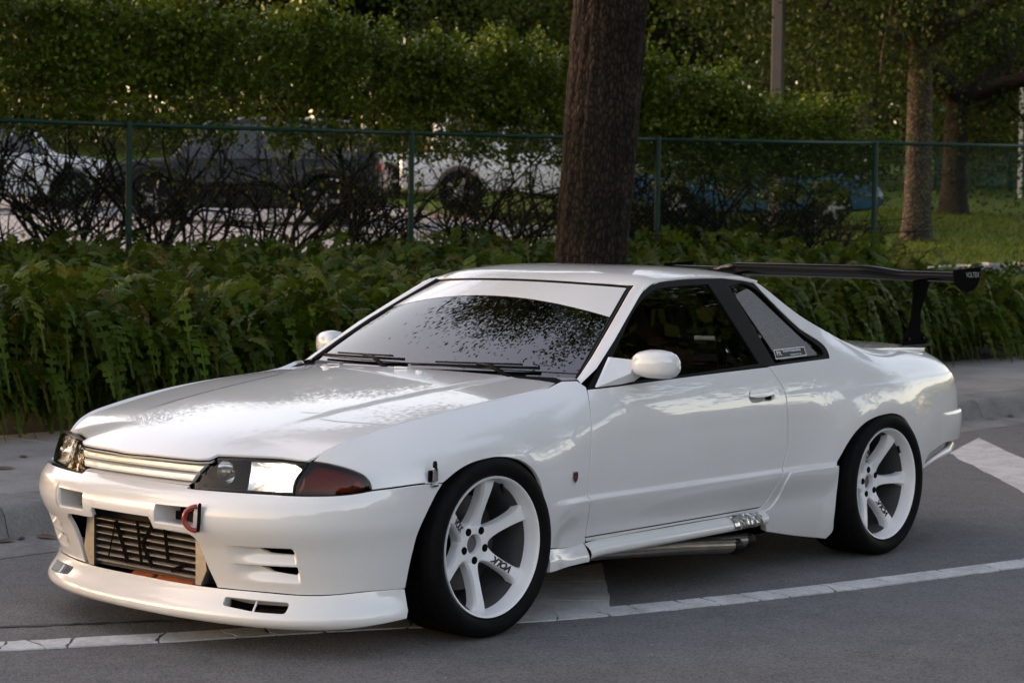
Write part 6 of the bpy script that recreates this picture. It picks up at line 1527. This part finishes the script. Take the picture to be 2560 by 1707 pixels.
# ---- parked cars
GLS = simple('car_window', (.012, .014, .016), .06, coat=.5); 
def parked(kind, col, loc, rz, name, label, rough=.25, tail=(.35, .01, .01)):
    root = empty(name, loc, rz); tag(root, label, 'car' if kind != 'pickup' else 'pickup', 'vehicles in the parking lot')
    body = simple('car_paint', col, rough, coat=.9 if col[0] > .1 else .35, coatr=.05, spec=.5 if col[0] > .1 else .2)
    if kind == 'suv':   # length, stations (x, z under, z belt, z top, half belt, half top)
        st = [(-2.42, .42, .80, .86, .80, .70), (-2.36, .32, .92, 1.02, .88, .74), (-2.2, .28, 1.02, 1.60, .93, .70), (-1.9, .26, 1.05, 1.76, .95, .72), (-.4, .26, 1.04, 1.80, .96, .72), (.45, .26, 1.03, 1.76, .96, .70), (.75, .26, 1.03, 1.62, .96, .66), (1.25, .26, 1.03, 1.10, .95, .80), (2.0, .28, .98, 1.04, .92, .78), (2.35, .34, .86, .94, .84, .70), (2.45, .42, .70, .76, .76, .62)]
        wx, wrad = (-1.45, 1.45), .38; win = [[(-2.0, .0), (-1.35, 0), (-1.35, 1), (-1.85, 1)], [(-1.28, 0), (-.35, 0), (-.35, 1), (-1.28, 1)], [(-.28, 0), (1.0, 0), (.55, 1), (-.28, 1)]]
    elif kind == 'sedan':
        st = [(-2.35, .40, .72, .78, .74, .62), (-2.28, .30, .88, .94, .84, .70), (-1.6, .24, .92, 1.0, .89, .74), (-1.35, .22, .93, 1.10, .9, .64), (-.7, .22, .92, 1.40, .9, .60), (.1, .22, .90, 1.44, .9, .60), (.55, .22, .90, 1.34, .9, .59), (1.15, .22, .90, .97, .89, .74), (1.9, .26, .82, .88, .86, .72), (2.2, .32, .68, .74, .80, .66), (2.3, .38, .58, .62, .72, .58)]
        wx, wrad = (-1.35, 1.38), .32; win = [[(-1.15, 0), (-.45, 0), (-.45, 1), (-.75, 1)], [(-.38, 0), (.95, 0), (.45, 1), (-.38, 1)]]
    else:
        st = [(-2.85, .50, .96, 1.02, .92, .90), (-2.8, .45, 1.06, 1.12, .96, .94), (-1.0, .40, 1.06, 1.12, .97, .95), (-.95, .40, 1.08, 1.70, .97, .74), (-.8, .38, 1.10, 1.84, .97, .72), (.5, .36, 1.10, 1.86, .97, .72), (.85, .36, 1.10, 1.70, .97, .70), (1.35, .36, 1.10, 1.17, .96, .86), (2.4, .38, 1.04, 1.12, .94, .84), (2.7, .46, .80, .98, .88, .76), (2.8, .52, .72, .82, .82, .70)]
        wx, wrad = (-1.75, 1.75), .40; win = [[(-.82, 0), (-.1, 0), (-.1, 1), (-.78, 1)], [(-.02, 0), (1.15, 0), (.75, 1), (-.02, 1)]]
    A = np.array(st); f = {n: pchip(A[:, 0], A[:, i+1]) for i, n in enumerate(('zu', 'zb', 'zt', 'wb', 'wt'))}
    xs = np.unique(np.concatenate([np.linspace(A[0, 0], A[-1, 0], 60), A[:, 0]])); rows = []
    for x in xs:
        zu, zb, zt, wb, wt = [float(f[n](x)) for n in ('zu', 'zb', 'zt', 'wb', 'wt')]
        for wc in wx:
            if abs(x-wc) < wrad*1.12: zu = max(zu, wrad+math.sqrt(max((wrad*1.12)**2-(x-wc)**2, 0)))
        zu = min(zu, zb-.04)
        h = [(wb*.88, zu), (wb*.985, zu+.04), (wb, (zu+zb)/2), (wb*.975, zb-.03), (wb*.94, zb), (wt+(wb*.94-wt)*.35, zb+(zt-zb)*.62), (wt, zt-.05), (wt*.9, zt-.012), (wt*.5, zt), (0, zt+.004)]
        rows.append([(x, y, z) for y, z in h]+[(x, -y, z) for y, z in h[-2::-1]])
    b = MB(); b.grid(np.array(rows)); n = len(rows[0]); b.add(np.array(rows[0]), [tuple(range(n))[::-1]]); b.add(np.array(rows[-1]), [tuple(range(n))]); b.build('body', body, root, True, 45)
    for s in (-1, 1):
        for w in win:
            P = []
            for x, t in w:
                zb, zt, wb, wt = [float(f[n](x)) for n in ('zb', 'zt', 'wb', 'wt')]; z = zb+.04+(max(zt-.12, zb+.06)-zb-.04)*t
                k_ = (z-zb)/max(zt-zb, .01); y = np.interp(k_, [0, .62, 1], [wb*.94, wt+(wb*.94-wt)*.35, wt]); P.append((x, s*(y+.012), z))
            b = MB(); b.add(P, [tuple(range(len(P)))]); P2 = np.array(P)-np.array([0, s*.03, 0]); b.add(np.concatenate([P, P2]), [(i, (i+1) % len(P), len(P)+(i+1) % len(P), len(P)+i) for i in range(len(P))]); b.build('side_window', GLS, root)
        for wc in wx:
            b = MB(); b.lathe([(.0, -.10), (wrad*.62, -.10), (wrad*.66, -.115), (wrad*.93, -.115), (wrad, -.08), (wrad, .10), (wrad*.6, .11)], 28, 'y'); w_ = b.build('wheel', MAT['rubber'], root, True, 40); w_.location = (wc, s*.83, wrad); w_.rotation_euler = (0, 0, 0 if s < 0 else math.pi)
            b = MB(); b.lathe([(.0, -.112), (wrad*.2, -.115), (wrad*.24, -.105)], 12, 'y')
            for q in range(5):
                a = q*2*math.pi/5; b.box((wrad*.4*math.cos(a), -.108, wrad*.4*math.sin(a)), (wrad*.5, .02, wrad*.16), ry=-a)
            h_ = b.build('rim', MAT['alloy'], w_)
        xt, xh = A[0, 0]+.06, A[-1, 0]-.10; zb = float(f['zb'](xt+.1))
        b = MB(); b.box((xt+.02, s*float(f['wb'](xt))*.86, zb-.10), (.12, .16, .26), bev=.02); b.build('tail_light', simple('tail_lens', tail, .2), root)
        b = MB(); b.box((xh-.04, s*float(f['wb'](xh))*.80, float(f['zb'](xh))-.06), (.14, .26, .12), bev=.02); b.build('headlight', MAT['chrome'], root)
    # windscreen and back window
    def cross(xa, xb, nm):
        P = []
        for x, t in ((xa, .0), (xb, 1.)):
            zt, wt = float(f['zt'](x)), float(f['wt'](x)); P += [(x, -wt*.86, zt+.012), (x, wt*.86, zt+.012)]
        b = MB(); b.add([P[0], P[1], P[3], P[2]], [(0, 1, 2, 3)]); b.build(nm, GLS, root)
    if kind == 'sedan': cross(1.08, .62, 'windscreen'); cross(-1.3, -.8, 'back_window')
    elif kind == 'suv': cross(1.2, .8, 'windscreen'); cross(-2.25, -2.12, 'back_window')
    else: cross(1.3, .9, 'windscreen'); cross(-.985, -.95, 'back_window')
    return root
HD = math.atan2(-.75, .661)
def gz(x, y): return float(ground(x, y))+.02
for (kind, col, x, y, drz, nm, lab) in [
    ('suv', (.010, .011, .012), 18.05, 21.13, math.pi, 'parked_suv', 'black SUV seen through the bare hedge stems left of the oak trunk'),
    ('pickup', (.72, .73, .74), 23.9, 19.1, 0, 'parked_pickup', 'white pickup seen through the hedge just left of the oak trunk'),
    ('sedan', (.74, .75, .76), 26.3, 18.6, .25, 'parked_sedan', 'white sedan seen right of the oak trunk'),
    ('sedan', (.012, .085, .16), 24.6, 15.2, 0, 'parked_sedan', 'blue sedan seen through the right end of the hedge'),
    ('suv', (.72, .73, .74), 17.6, 28.3, .5, 'parked_suv', 'white SUV behind the hedge at the far left'),
    ('sedan', (.70, .71, .73), 33.8, 22.6, 0, 'parked_sedan', 'white sedan farther back above the blue one'),
    ('sedan', (.66, .67, .69), 24.6, 26.3, .2, 'parked_sedan', 'white sedan behind the black SUV'),
    ('suv', (.55, .56, .58), 29.0, 24.0, .1, 'parked_suv', 'silver SUV behind the white pickup')]:
    parked(kind, col, (x, y, gz(x, y)), HD+drz, nm, lab)
# ---- far things right of the lawn oaks
ff = empty('far_fence', (51, 24.8, float(ground(51, 24.8)))); tag(ff, 'low green fence far across the lawn at the right edge', 'fence'); ff.rotation_euler = (0, 0, HD+.1)
for k in range(8):
    b = MB(); b.tube([(0, 0, 0), (0, 0, 1.25)], .05, 8); q = b.build('post', MAT['fence_green'], ff, True); q.location = (-1.5+1.2*k, 0, 0)
for z in (.15, .65, 1.22):
    b = MB(); b.tube([(-1.5, 0, z), (6.9, 0, z)], .035, 6); b.build('rail', MAT['fence_green'], ff, True)
b = MB(); b.box((2.7, .05, .65), (8.4, .01, 1.1)); b.build('mesh_panel', simple('dark_green_mesh', (.010, .055, .045), .7), ff)
sg = empty('street_sign', (46.5, 23.4, float(ground(46.5, 23.4)))); tag(sg, 'small green street sign on a thin post far across the lawn', 'sign'); sg.rotation_euler = (0, 0, HD)
b = MB(); b.tube([(0, 0, 0), (0, 0, 2.5)], .03, 6); b.build('post', MAT['pole_grey'], sg); b = MB(); b.box((0, -.04, 2.42), (.8, .03, .22)); b.build('sign_plate', simple('sign_green', (.02, .16, .10), .5), sg)
for i, (x, y, h, lab) in enumerate([(47.2, 21.6, 3.6, 'tall thin pale pole far across the lawn at the right edge'), (44.5, 25.0, 1.6, 'short pale post far across the lawn between the two oaks')]):
    pp = empty('marker_pole', (x, y, float(ground(x, y)))); tag(pp, lab, 'pole', 'pale poles across the lawn'); b = MB(); b.tube([(0, 0, 0), (0, 0, h)], .06, 8); b.build('pole', simple('pale_pole', (.6, .58, .52), .6), pp); b = MB(); b.lathe([(.08, -.02), (.08, .03), (0, .06)], 8, 'z', (0, 0, h)); b.build('cap', MAT['pole_grey'], pp)
